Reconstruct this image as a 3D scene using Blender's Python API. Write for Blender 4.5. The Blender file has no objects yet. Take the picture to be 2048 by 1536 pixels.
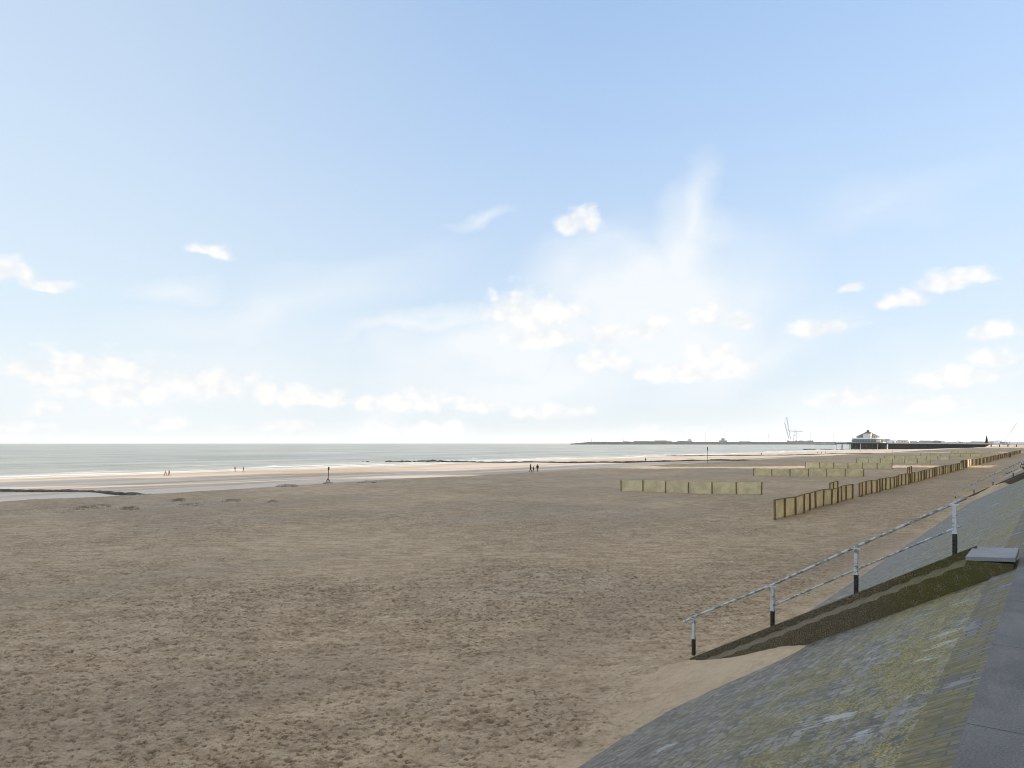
import bpy, bmesh, math, random
import numpy as np
from mathutils import Vector, Matrix, noise as mnoise

random.seed(7)
SC = bpy.context.scene
COL = SC.collection
R = math.radians

# ------------------------------------------------------------------ camera, light, exposure
CAMZ = 5.0                      # eye height above the dry upper beach (z = 0)
F = 1365.0                      # focal length in pixels of the 2048 px wide photograph
cam = bpy.data.objects.new('camera', bpy.data.cameras.new('camera')); COL.objects.link(cam)
cam.location = (0, 0, CAMZ); cam.rotation_euler = (R(90), 0, 0)
cam.data.sensor_width = 36; cam.data.lens = 24.0
cam.data.shift_y = 118.0/2048
cam.data.clip_start = 0.1; cam.data.clip_end = 80000
SC.camera = cam

SUN_EL, SUN_AZ = R(12.0), R(84.1)   # azimuth clockwise from +Y: low afternoon sun, off to the right
sun_dir = Vector((math.cos(SUN_EL)*math.sin(SUN_AZ), math.cos(SUN_EL)*math.cos(SUN_AZ), math.sin(SUN_EL)))
sl = bpy.data.lights.new('sun', 'SUN'); sl.energy = 5.0; sl.angle = R(0.5); sl.color = (1, .86, .65)
so = bpy.data.objects.new('sun', sl); COL.objects.link(so)
so.rotation_euler = sun_dir.to_track_quat('Z', 'Y').to_euler(); so.location = (30, -20, 60)

SC.view_settings.view_transform = 'Standard'; SC.view_settings.look = 'None'
SC.view_settings.gamma = 1.0; SC.view_settings.exposure = 1.15
SC.render.engine = 'CYCLES'
SC.cycles.max_bounces = 6; SC.cycles.sample_clamp_indirect = 4; SC.cycles.volume_bounces = 1; SC.cycles.use_denoising = True
SC.cycles.pixel_filter_type = 'BLACKMAN_HARRIS'; SC.cycles.filter_width = 1.0
SC.cycles.use_adaptive_sampling = True; SC.cycles.adaptive_threshold = .02

TH = R(51.36)                   # the coast runs towards this heading
D = np.array([math.cos(TH), math.sin(TH)]); N = np.array([-math.sin(TH), math.cos(TH)])
def st(x, y): return x*D[0]+y*D[1], x*N[0]+y*N[1]
def xy(s, t): return s*D[0]+t*N[0], s*D[1]+t*N[1]

# ------------------------------------------------------------------ node helpers
class NT:
    def __init__(self, tree):
        self.t = tree; self.n = tree.nodes; self.l = tree.links
    def node(self, typ, **kw):
        nd = self.n.new(typ)
        for k, v in kw.items(): setattr(nd, k, v)
        return nd
    def put(self, sock, v):
        if isinstance(v, bpy.types.NodeSocket): self.l.new(v, sock)
        elif v is not None:
            if sock.type == 'RGBA' and len(v) == 3: v = (*v, 1)
            sock.default_value = v
    def m(self, op, a, b=None, c=None, clamp=False):
        nd = self.node('ShaderNodeMath', operation=op); nd.use_clamp = clamp
        self.put(nd.inputs[0], a)
        if b is not None: self.put(nd.inputs[1], b)
        if c is not None: self.put(nd.inputs[2], c)
        return nd.outputs[0]
    def v(self, op, a, b=None):
        nd = self.node('ShaderNodeVectorMath', operation=op)
        self.put(nd.inputs[0], a)
        if b is not None: self.put(nd.inputs[3 if op == 'SCALE' else 1], b)
        return nd.outputs['Value' if op in ('LENGTH', 'DOT_PRODUCT') else 'Vector']
    def sep(self, v):
        nd = self.node('ShaderNodeSeparateXYZ'); self.put(nd.inputs[0], v); return nd.outputs
    def comb(self, x, y, z=0.0):
        nd = self.node('ShaderNodeCombineXYZ')
        for i, q in enumerate((x, y, z)): self.put(nd.inputs[i], q)
        return nd.outputs[0]
    def noise(self, vec, scale, detail=3, rough=.5, dist=0.0):
        nd = self.node('ShaderNodeTexNoise'); self.put(nd.inputs['Vector'], vec)
        nd.inputs['Scale'].default_value = scale; nd.inputs['Detail'].default_value = detail
        nd.inputs['Roughness'].default_value = rough; nd.inputs['Distortion'].default_value = dist
        return nd.outputs[0]
    def vor(self, vec, scale, feature='F1', out='Distance', rnd=1.0):
        nd = self.node('ShaderNodeTexVoronoi', feature=feature); self.put(nd.inputs['Vector'], vec)
        nd.inputs['Scale'].default_value = scale; nd.inputs['Randomness'].default_value = rnd
        return nd.outputs[out]
    def ramp(self, x, a, b, lo=0.0, hi=1.0, smooth=True):
        nd = self.node('ShaderNodeMapRange', interpolation_type='SMOOTHSTEP' if smooth else 'LINEAR')
        self.put(nd.inputs[0], x)
        for i, q in enumerate((a, b, lo, hi)): self.put(nd.inputs[i+1], q)
        return nd.outputs[0]
    def mix(self, f, a, b, mode='MIX'):
        nd = self.node('ShaderNodeMix', data_type='RGBA', blend_type=mode)
        self.put(nd.inputs[0], f); self.put(nd.inputs[6], a); self.put(nd.inputs[7], b)
        return nd.outputs[2]

def newmat(name):
    m = bpy.data.materials.new(name); m.use_nodes = True
    t = NT(m.node_tree); b = t.n['Principled BSDF']
    return m, t, b

def simple(name, col, rough=.7, var=.25, scale=6.0, metal=0.0, bump=.0, col2=None):
    m, t, b = newmat(name)
    o = t.node('ShaderNodeTexCoord').outputs['Object']
    n = t.noise(o, scale, 4, .6)
    c2 = col2 or tuple(c*(1-var) for c in col)
    t.put(b.inputs['Base Color'], t.mix(t.ramp(n, .35, .65), c2, col))
    b.inputs['Roughness'].default_value = rough; b.inputs['Metallic'].default_value = metal
    if bump:
        bn = t.node('ShaderNodeBump'); bn.inputs['Distance'].default_value = bump
        t.put(bn.inputs['Height'], t.noise(o, scale*4, 3)); t.put(b.inputs['Normal'], bn.outputs[0])
    return m

# ------------------------------------------------------------------ sky with clouds (world)
W = bpy.data.worlds.new('World'); SC.world = W; W.use_nodes = True
w = NT(W.node_tree)
bg = w.n['Background']; bg.inputs['Strength'].default_value = 1.0
sky = w.node('ShaderNodeTexSky', sky_type='NISHITA'); sky.sun_disc = False
sky.sun_elevation = SUN_EL; sky.sun_rotation = SUN_AZ; sky.air_density = 1.0; sky.dust_density = .6; sky.ozone_density = 1.6
dirv = w.node('ShaderNodeTexCoord').outputs['Generated']
dx, dy, dz = w.sep(dirv)
az = w.m('ARCTAN2', dx, dy); el = w.m('ARCSINE', dz)
nish = w.v('SCALE', sky.outputs[0], .15)
# pull the strong glow round the low sun into the range of a slightly veiled winter sky
veil_f = w.ramp(el, R(2), R(34), .93, .70, False)
cr_ = w.node('ShaderNodeValToRGB'); w.put(cr_.inputs[0], w.m('DIVIDE', el, R(90)))
ce_ = cr_.color_ramp.elements
for i_, (p_, c_) in enumerate(((0.0, (.345, .378, .405)), (4/90, (.315, .358, .408)), (12/90, (.262, .328, .415)), (24/90, (.190, .275, .412)), (34/90, (.150, .243, .400)), (46/90, (.30, .335, .40)), (60/90, (.62, .585, .545)), (1.0, (.74, .68, .61)))):
    q_ = ce_[i_] if i_ < 2 else ce_.new(p_)
    q_.position = p_; q_.color = (*c_, 1)
veil_c = cr_.outputs[0]                        # upper stops: unseen bright warm overhead sheet, added to raise ambient light
veil_c = w.mix(w.m('MULTIPLY', w.ramp(az, R(-40), R(8), .55, 0.0), w.ramp(el, R(40), R(50), 1, 0)), veil_c, (.36, .40, .425))
base = w.mix(.10, w.mix(veil_f, nish, veil_c), (.40, .415, .43))

def azel(u, v):
    x, z = (u-1024)/F, (887-v)/F
    return math.atan2(x, 1), math.atan2(z, math.hypot(x, 1))
p0 = w.comb(az, el)
wn = w.node('ShaderNodeTexNoise'); wn.inputs['Scale'].default_value = 26; wn.inputs['Detail'].default_value = 6; wn.inputs['Roughness'].default_value = .58
w.put(wn.inputs['Vector'], dirv)
warp = w.v('SCALE', w.v('SUBTRACT', wn.outputs['Color'], (.5, .5, .5)), .022)
pc = w.v('ADD', p0, warp)
wn2 = w.node('ShaderNodeTexNoise'); wn2.inputs['Scale'].default_value = 5; wn2.inputs['Detail'].default_value = 5
w.put(wn2.inputs['Vector'], w.v('MULTIPLY', dirv, (1, 1, 1.6)))
pw = w.v('ADD', p0, w.v('SCALE', w.v('SUBTRACT', wn2.outputs['Color'], (.5, .5, .5)), .16))
def blob(p, u, v, ru, rv, flat=False, tilt=0.0, gain=1.0):
    a, e = azel(u, v); a2, _ = azel(u+ru, v); _, e2 = azel(u, v-rv)
    q = w.v('SUBTRACT', p, (a, e, 0))
    if tilt:
        rn = w.node('ShaderNodeVectorRotate', rotation_type='Z_AXIS'); w.put(rn.inputs['Vector'], q)
        rn.inputs['Angle'].default_value = tilt; q = rn.outputs[0]
    q = w.v('MULTIPLY', q, (1/(a2-a), 1/(e2-e), 0))
    if flat: q = w.v('MAXIMUM', q, w.v('MULTIPLY', q, (-1, -1.7, 0)))
    return w.m('MULTIPLY_ADD', w.v('LENGTH', q), -gain, gain)
cum = [(1025,625,62,52),(1110,628,62,36),(1090,672,85,30),(1210,672,40,26),(1298,660,46,28),(1420,632,45,30),(1480,642,40,22),
       (1215,725,60,24),(1420,705,60,22),(1400,745,150,26),(1155,445,42,30),(425,502,44,16),(1640,655,78,24),(1700,574,26,10),
       (1810,600,52,22),(1880,568,62,24),(1955,552,42,22),(1975,665,60,22),(1985,718,55,20),(1900,755,95,22),(1705,798,90,24),(1790,805,50,18),(1910,808,48,20),
       (200,748,165,44),(70,742,70,30),(420,770,110,40),(560,790,90,26),(650,797,70,20),(250,790,120,28),(110,822,50,16),(310,845,60,18),(740,808,40,22),(840,802,80,26),(960,810,60,18),(830,860,110,22),(1090,825,90,16),(1298,868,32,18),
       (20,545,60,30),(90,568,60,14),(20,862,80,20),(1850,815,70,14),(560,850,90,14)]
cd = None
for c in cum:
    b = blob(pc, c[0], c[1]+4, c[2]*1.18, c[3]*1.25, flat=True)
    cd = b if cd is None else w.m('SMOOTH_MAX', cd, b, .12)
wis = [(1385,530,90,180,.85),(1415,420,50,130,.7),(1310,610,230,150,1.2),(1240,560,130,90,.7),(1020,700,330,80,1.0),(860,660,200,22,.8),(1080,760,330,70,.8),(500,640,330,50,.45),(230,800,330,110,.6),(1350,600,230,170,.6),(330,580,90,26,.6),
       (950,468,80,12,.45),(620,590,300,40,.25),(1450,720,220,60,.6),(1750,420,200,40,.22),(1900,740,220,50,.4),(350,770,420,110,.55),(60,700,160,60,.3),(760,830,420,60,.5),(1700,830,340,50,.4)]
wd = None
for u, v_, ru, rv, g in wis:
    b = w.m('MULTIPLY', w.m('MAXIMUM', blob(pw, u, v_, ru*1.35, rv*1.35, tilt=-.22 if ru > rv*3 else .08), 0.0), g)
    wd = b if wd is None else w.m('MAXIMUM', wd, b)
nz = w.noise(w.v('MULTIPLY', dirv, (1, 1, 2.2)), 30, 7, .6)
nz2 = w.noise(w.v('MULTIPLY', dirv, (1, 1, 2.0)), 9, 5, .55)
bil = w.m('ADD', w.m('MULTIPLY', w.vor(pc, 42, 'SMOOTH_F1'), 1.0), w.m('MULTIPLY', w.vor(pc, 95, 'SMOOTH_F1'), .55))
edge_ = w.m('ADD', w.m('MULTIPLY', w.m('SUBTRACT', nz, .5), 1.1), w.m('MULTIPLY', w.m('SUBTRACT', .62, bil), .58))
cm = w.ramp(w.m('ADD', cd, edge_), -.14, .60)
wm = w.m('MULTIPLY', w.m('MULTIPLY', wd, w.ramp(nz2, .15, .7, .55, 1.35, False)), 1.25, clamp=True)
wm = w.m('MULTIPLY', wm, .92)
cloud_c = w.mix(w.ramp(w.m('ADD', w.m('MULTIPLY', nz, .5), w.m('SUBTRACT', .55, w.m('MULTIPLY', bil, .5))), .28, .62), (.392, .402, .418), (.475, .463, .448))
skyc = w.mix(wm, base, (.415, .435, .45))
skyc = w.mix(w.m('MULTIPLY', cm, .84), skyc, cloud_c)
w.put(bg.inputs['Color'], skyc)
W.cycles.sampling_method = 'MANUAL'; W.cycles.sample_map_resolution = 1024

# ------------------------------------------------------------------ object helpers
def tag(o, label=None, cat=None, group=None, kind=None):
    if label: o['label'] = label
    if cat: o['category'] = cat
    if group: o['group'] = group
    if kind: o['kind'] = kind
    return o
def link(name, me, mat=None, parent=None, coast=False, loc=None):
    o = bpy.data.objects.new(name, me); COL.objects.link(o)
    if mat is not None: me.materials.append(mat)
    if parent is not None: o.parent = parent
    if coast: o.rotation_euler = (0, 0, TH)
    if loc is not None: o.location = loc
    return o
def empty(name, s=None, t=None, z=0.0, loc=None, rz=None):
    o = bpy.data.objects.new(name, None); COL.objects.link(o); o.empty_display_size = .3
    if loc is None: loc = (*xy(s, t), z)
    o.location = loc; o.rotation_euler = (0, 0, TH if rz is None else rz)
    return o
def copy_tree(o, parent=None):
    c = o.copy(); COL.objects.link(c)
    if parent is not None: c.parent = parent
    for ch in list(o.children): copy_tree(ch, c)
    return c

class MB:
    """collects shapes for ONE mesh"""
    def __init__(self): self.bm = bmesh.new()
    def box(self, c, d, rot=None, bev=0.0):
        g = bmesh.ops.create_cube(self.bm, size=1)['verts']
        M = Matrix.Translation(c) @ (rot.to_4x4() if rot is not None else Matrix.Identity(4)) @ Matrix.Diagonal((*d, 1))
        bmesh.ops.transform(self.bm, matrix=M, verts=g)
        if bev:
            es = list({e for v in g for e in v.link_edges})
            bmesh.ops.bevel(self.bm, geom=es, offset=bev, segments=1, affect='EDGES')
        return self
    def bar(self, a, b, r, n=8, r2=None, cap=True):
        a, b = Vector(a), Vector(b); d = b-a
        if d.length < 1e-6: return self
        g = bmesh.ops.create_cone(self.bm, cap_ends=cap, segments=n, radius1=r, radius2=r if r2 is None else r2, depth=d.length)['verts']
        M = Matrix.Translation((a+b)/2) @ d.to_track_quat('Z', 'Y').to_matrix().to_4x4()
        bmesh.ops.transform(self.bm, matrix=M, verts=g); return self
    def beam(self, a, b, wd, th):
        a, b = Vector(a), Vector(b); d = b-a
        return self.box((a+b)/2, (wd, th, d.length), d.to_track_quat('Z', 'Y').to_matrix())
    def lathe(self, prof, c=(0, 0, 0), n=32):
        rings = []
        for r, z in prof:
            rings.append([self.bm.verts.new((c[0]+r*math.cos(2*math.pi*i/n), c[1]+r*math.sin(2*math.pi*i/n), c[2]+z)) for i in range(n)])
        for a, b in zip(rings, rings[1:]):
            for i in range(n): self.bm.faces.new((a[i], a[(i+1) % n], b[(i+1) % n], b[i]))
        self.bm.faces.new(rings[0][::-1]); self.bm.faces.new(rings[-1]); return self
    def ball(self, c, r, sc=(1, 1, 1), sub=2, jit=0.0):
        g = bmesh.ops.create_icosphere(self.bm, subdivisions=sub, radius=r)['verts']
        for v in g:
            k = 1+jit*mnoise.noise(v.co*(2.2/r)+Vector(c))
            v.co = Vector((v.co.x*sc[0]*k+c[0], v.co.y*sc[1]*k+c[1], v.co.z*sc[2]*k+c[2]))
        return self
    def poly(self, pts, y0, y1, axis='x'):
        """prism: profile pts (t,z) extruded along s from y0 to y1"""
        A = [self.bm.verts.new((y0, p[0], p[1])) for p in pts]; B = [self.bm.verts.new((y1, p[0], p[1])) for p in pts]
        n = len(pts)
        self.bm.faces.new(A); self.bm.faces.new(B[::-1])
        for i in range(n): self.bm.faces.new((A[i], B[i], B[(i+1) % n], A[(i+1) % n]))
        return self
    def build(self, name, mat=None, parent=None, **kw):
        bmesh.ops.recalc_face_normals(self.bm, faces=self.bm.faces[:])
        me = bpy.data.meshes.new(name); self.bm.to_mesh(me); self.bm.free()
        return link(name, me, mat, parent, **kw)

def grid_mesh(name, X, Y, Z, keep=None, smooth=True):
    ny, nx = X.shape
    co = np.stack([X, Y, Z], -1).reshape(-1, 3)
    idx = np.arange(ny*nx).reshape(ny, nx)
    f = np.stack([idx[:-1, :-1], idx[:-1, 1:], idx[1:, 1:], idx[1:, :-1]], -1).reshape(-1, 4)
    if keep is not None:
        k = keep.reshape(-1); f = f[k[f].all(1)]
        used = np.zeros(len(co), bool); used[f.ravel()] = True
        mp = np.cumsum(used)-1; co = co[used]; f = mp[f]
    me = bpy.data.meshes.new(name)
    me.vertices.add(len(co)); me.vertices.foreach_set('co', co.astype(np.float32).ravel())
    me.loops.add(len(f)*4); me.loops.foreach_set('vertex_index', f.astype(np.int32).ravel())
    me.polygons.add(len(f)); me.polygons.foreach_set('loop_start', np.arange(0, len(f)*4, 4, dtype=np.int32))
    me.polygons.foreach_set('loop_total', np.full(len(f), 4, np.int32))
    me.update(calc_edges=True)
    me.polygons.foreach_set('use_smooth', np.full(len(f), smooth))
    return me

# smooth value noise in numpy
_rng = np.random.RandomState(3); _T = _rng.rand(256, 256)
def vn(x, y):
    x = np.asarray(x, float); y = np.asarray(y, float)
    xi = np.floor(x).astype(int); yi = np.floor(y).astype(int); fx = x-xi; fy = y-yi
    fx = fx*fx*(3-2*fx); fy = fy*fy*(3-2*fy)
    g = lambda a, b: _T[a & 255, b & 255]
    return (g(xi, yi)*(1-fx)+g(xi+1, yi)*fx)*(1-fy)+(g(xi, yi+1)*(1-fx)+g(xi+1, yi+1)*fx)*fy-.5
def fbm(x, y, o=3):
    r = 0; a = 1
    for i in range(o): r = r+a*vn(x*2**i+17*i, y*2**i+5*i); a *= .5
    return r

# ------------------------------------------------------------------ the beach
PT = [-50, 66, 70, 74, 80, 92, 104, 120, 139, 150, 170, 185, 200, 212, 222, 260, 400, 900]
PZ = [0, 0, -.05, -.35, -1.25, -1.45, -1.55, -2.3, -3.1, -3.2, -3.75, -3.7, -4.15, -4.3, -4.5, -5.2, -8, -16]
SEA = -4.5
STAIRS = [14.9, 72.9, 130.9, 189, 247]
def beach_z(s, t):
    s = np.asarray(s, float); t = np.asarray(t, float)
    edge = np.clip((t-55)/20, 0, 1)
    tw = t+edge*(5*fbm(s/45.0, t/90.0)+1.6*fbm(s/9.0, t/9.0, 2))
    tw = t+edge*(3.0*fbm(s/45.0, t/90.0)+1.3*fbm(s/9.0, t/9.0, 2)*np.clip((90-t)/15, .15, 1)); z = np.interp(tw, PT, PZ)
    z = z+np.clip((t-8)/10, 0, 1)*np.clip((400-s)/200, 0, 1)*(.16*fbm(s/14.0, t/9.0, 3)+.05*fbm(s/2.6, t/2.0, 2))*np.clip((120-t)/40, .25, 1)
    z = z+np.exp(-((tw-69)/3.0)**2)*.22*(.4+fbm(s/11.0+9, t/11.0, 2))
    z = z+.16*np.exp(-((t-4.6)/1.5)**2)
    z = z+.22*np.exp(-((t-6.2)/1.0)**2-((s-13.5)/.9)**2)
    for i, s0 in enumerate(STAIRS):
        ds = s-(s0-1.35); wgt = np.where(ds < 0, np.exp(-(ds/2.3)**2), np.exp(-(ds/.6)**2))
        z = z+(1.15 if i == 0 else 1.6)*wgt*np.exp(-((t-3.4)/1.95)**2)
        ds = s-(s0+1.6); wgt = np.where(ds < 0, np.exp(-(ds/1.0)**2), np.exp(-(ds/3.0)**2))
        z = z+(.45 if i == 0 else 1.1)*wgt*np.exp(-((t-4.0)/1.6)**2)
    return z
def hit(u, v, zfun=None):
    """ground point seen at a pixel of the photograph"""
    kx = (u-1024)/F; kz = (v-887)/F
    lo = None
    Ys = np.geomspace(4, 6000, 6000); s = kx*Ys*D[0]+Ys*D[1]; t = kx*Ys*N[0]+Ys*N[1]
    zz = CAMZ-kz*Ys; g = np.maximum(beach_z(s, t), SEA)
    i = np.argmax(zz <= g); return (kx*Ys[i], Ys[i], float(g[i]))

def sand_material():
    m, t, b = newmat('beach_sand')
    P = t.node('ShaderNodeTexCoord').outputs['Object']      # x: along coast, y: towards the sea
    s_, t_, z_ = t.sep(P)
    P2 = t.comb(s_, t_)
    low = t.noise(P2, .055, 3, .55); mid = t.noise(P2, .35, 4, .6)
    big = t.noise(P2, .9, 4, .62, .6); fine = t.noise(P2, 6, 4, .65); grain = t.noise(P2, 42, 3, .7)
    foot = t.vor(t.v('ADD', P2, t.v('SCALE', t.comb(fine, grain), .18)), 2.9, 'SMOOTH_F1')
    foot2 = t.vor(t.v('ADD', P2, t.v('SCALE', t.comb(mid, fine), .3)), 6.4)
    tw = t.m('ADD', t_, t.m('MULTIPLY_ADD', t.noise(P2, .06, 4, .6), 26.0, -13.0))
    wet = t.ramp(z_, -.42, -1.05)                             # below the upper beach edge: flat wet sand
    near_toe = t.ramp(t.m('ADD', t_, t.m('MULTIPLY', t.m('SUBTRACT', mid, .5), 5.0)), 4.9, 6.9)   # wind-blown smooth sand along the wall
    tramp = t.m('MULTIPLY', t.m('MULTIPLY_ADD', near_toe, .68, .32), t.ramp(low, .30, .62, .45, 1.0))
    dry = t.m('SUBTRACT', 1.0, wet)
    dents = t.ramp(foot, .16, .52); dents2 = t.ramp(foot2, .10, .5)
    # dry sand: smooth taupe ground; prints painted dark for damp sand and hollow shade
    wn_ = t.node('ShaderNodeTexNoise'); wn_.inputs['Scale'].default_value = 5; wn_.inputs['Detail'].default_value = 4; wn_.inputs['Roughness'].default_value = .65; t.put(wn_.inputs['Vector'], P2)
    Pm = t.v('ADD', P2, t.v('SCALE', t.v('SUBTRACT', wn_.outputs['Color'], (.5, .5, .5)), .30))
    rot_ = t.node('ShaderNodeVectorRotate', rotation_type='Z_AXIS'); t.put(rot_.inputs['Vector'], Pm); rot_.inputs['Angle'].default_value = TH
    Pm = t.v('MULTIPLY', rot_.outputs[0], (.58, 1.25, 1))
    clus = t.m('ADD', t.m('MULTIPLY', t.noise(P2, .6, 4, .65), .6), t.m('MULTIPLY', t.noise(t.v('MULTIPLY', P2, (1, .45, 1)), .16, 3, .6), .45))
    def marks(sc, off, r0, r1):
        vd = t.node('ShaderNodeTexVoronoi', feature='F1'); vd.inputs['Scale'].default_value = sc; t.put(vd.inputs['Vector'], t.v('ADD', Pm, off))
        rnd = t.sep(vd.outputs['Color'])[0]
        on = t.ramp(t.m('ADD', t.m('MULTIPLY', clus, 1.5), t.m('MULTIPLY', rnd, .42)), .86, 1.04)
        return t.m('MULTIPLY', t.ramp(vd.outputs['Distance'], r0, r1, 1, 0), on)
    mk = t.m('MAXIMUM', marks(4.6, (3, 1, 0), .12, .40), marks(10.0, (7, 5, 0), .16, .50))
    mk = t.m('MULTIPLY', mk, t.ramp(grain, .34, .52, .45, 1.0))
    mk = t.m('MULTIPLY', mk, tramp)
    lump = t.ramp(t.m('ADD', t.m('MULTIPLY', fine, .6), t.m('MULTIPLY', big, .4)), .40, .60)
    dcol = t.mix(t.ramp(big, .34, .66), (.470, .362, .240), (.570, .448, .308))
    dcol = t.mix(t.m('MULTIPLY', t.ramp(fine, .50, .62), t.m('MULTIPLY', tramp, .38)), dcol, (.335, .265, .19))
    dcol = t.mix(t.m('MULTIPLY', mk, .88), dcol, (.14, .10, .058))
    trail = t.m('ABSOLUTE', t.m('SUBTRACT', t.noise(t.v('ADD', P2, (40, 9, 0)), .075, 2, .45), .5))
    dcol = t.mix(t.m('MULTIPLY', t.ramp(trail, .0, .035, 1, 0), t.m('MULTIPLY', t.ramp(fine, .42, .58), .40)), dcol, (.25, .185, .12))
    mtx = t.noise(t.v('MULTIPLY', Pm, (.5, .8, 1)), 2.6, 5, .75)
    dcol = t.mix(t.m('MULTIPLY', t.ramp(mtx, .50, .60), t.m('MULTIPLY_ADD', near_toe, .42, .05)), dcol, (.265, .195, .125))
    dcol = t.mix(t.m('MULTIPLY', t.ramp(mtx, .48, .40), t.m('MULTIPLY', near_toe, .40)), dcol, (.64, .525, .39))
    tiny = t.noise(t.v('MULTIPLY', Pm, (1, 1, 1)), 13, 4, .72)
    dcol = t.mix(t.m('MULTIPLY', t.ramp(tiny, .51, .60), t.m('MULTIPLY_ADD', tramp, .55, .08)), dcol, (.255, .19, .125))
    dcol = t.mix(t.m('MULTIPLY', t.ramp(tiny, .46, .36), t.m('MULTIPLY', tramp, .5)), dcol, (.66, .55, .42))
    dcol = t.mix(t.m('MULTIPLY', t.ramp(low, .5, .68), .30), dcol, (.60, .515, .42))
    dcol = t.mix(t.m('MULTIPLY', t.ramp(grain, .56, .74), t.m('MULTIPLY_ADD', tramp, .4, .12)), dcol, (.24, .175, .12))
    dcol = t.mix(t.m('MULTIPLY', t.m('SUBTRACT', 1.0, near_toe), .45), dcol, (.50, .40, .295))
    streak = t.noise(t.v('MULTIPLY', P2, (.03, .11, 1)), 1.0, 5, .6)
    dcol = t.mix(t.m('MULTIPLY', t.ramp(streak, .46, .60), .42), dcol, (.36, .295, .225))
    # wet sand: streaks along the shore, paler and bluish where water lies
    wst = t.noise(t.v('MULTIPLY', P2, (.012, .085, 1)), 1.0, 5, .6)
    wst2 = t.noise(t.v('MULTIPLY', P2, (.03, .3, 1)), 1.0, 4, .6)
    wcol = t.mix(t.ramp(wst, .36, .64), (.46, .355, .25), (.64, .51, .365))
    pool = t.m('MULTIPLY', t.ramp(t.m('ADD', wst, t.m('MULTIPLY', wst2, .35)), .60, .74), wet)
    gul = t.m('MULTIPLY', t.ramp(z_, -1.2, -1.36), t.ramp(z_, -1.75, -1.55))
    pool = t.m('MAXIMUM', pool, t.m('MULTIPLY', gul, t.ramp(s_, 60, 20, 0, .9)))
    wcol = t.mix(t.m('MULTIPLY', pool, .5), wcol, (.57, .49, .405))
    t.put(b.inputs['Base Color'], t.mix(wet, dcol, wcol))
    t.put(b.inputs['Roughness'], t.m('SUBTRACT', t.m('SUBTRACT', .95, t.m('MULTIPLY', wet, .25)), t.m('MULTIPLY', pool, .22)))
    t.put(b.inputs['Specular IOR Level'], t.m('MULTIPLY_ADD', pool, .2, .12))
    # height
    h = t.m('MULTIPLY', t.m('SUBTRACT', 1.0, mk), .065)
    h = t.m('ADD', h, t.m('MULTIPLY', dents, .02))
    h = t.m('ADD', h, t.m('MULTIPLY', dents2, .012))
    h = t.m('ADD', h, t.m('MULTIPLY', lump, .040))
    h = t.m('ADD', h, t.m('MULTIPLY', big, .05))
    h = t.m('ADD', h, t.m('MULTIPLY', grain, .010)); h = t.m('ADD', h, t.m('MULTIPLY', tiny, .035))
    h = t.m('MULTIPLY', h, t.m('MULTIPLY', dry, t.m('MULTIPLY_ADD', tramp, .9, .1)))
    h = t.m('ADD', h, t.m('MULTIPLY', t.m('MULTIPLY', wet, wst2), .05))
    ds = t.node('ShaderNodeDisplacement'); ds.inputs['Midlevel'].default_value = .11; ds.inputs['Scale'].default_value = 1.0
    t.put(ds.inputs['Height'], h)
    t.l.new(ds.outputs[0], t.n['Material Output'].inputs['Displacement'])
    m.displacement_method = 'BOTH'
    return m

Yr = np.concatenate([np.linspace(1.2, 7.8, 40, endpoint=False), 1/np.linspace(1/7.8, 1/170.0, 820, endpoint=False), np.geomspace(170, 3400, 170)])
Kc = np.concatenate([np.linspace(-2.4, -.82, 60, endpoint=False), np.linspace(-.82, .80, 980, endpoint=False), np.linspace(.80, 1.5, 40)])
YY, KK = np.meshgrid(Yr, Kc, indexing='ij'); XX = KK*YY
S_, T_ = st(XX, YY); Z_ = beach_z(S_, T_)
keep = (T_ > 1.6) & (T_ < 520) & (S_ < 3300)
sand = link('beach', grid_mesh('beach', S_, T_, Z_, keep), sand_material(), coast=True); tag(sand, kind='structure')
# land sheet under everything landward, out to the horizon
me = grid_mesh('land', *[np.array(a, float) for a in ([[-4000, 14000], [-4000, 14000]], [[-14000, -14000], [1.9, 1.9]], [[-.6, -.6], [-.6, -.6]])])
tag(link('land', me, simple('land_soil', (.22, .2, .15), .95, scale=.01), coast=True), kind='structure')

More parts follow.
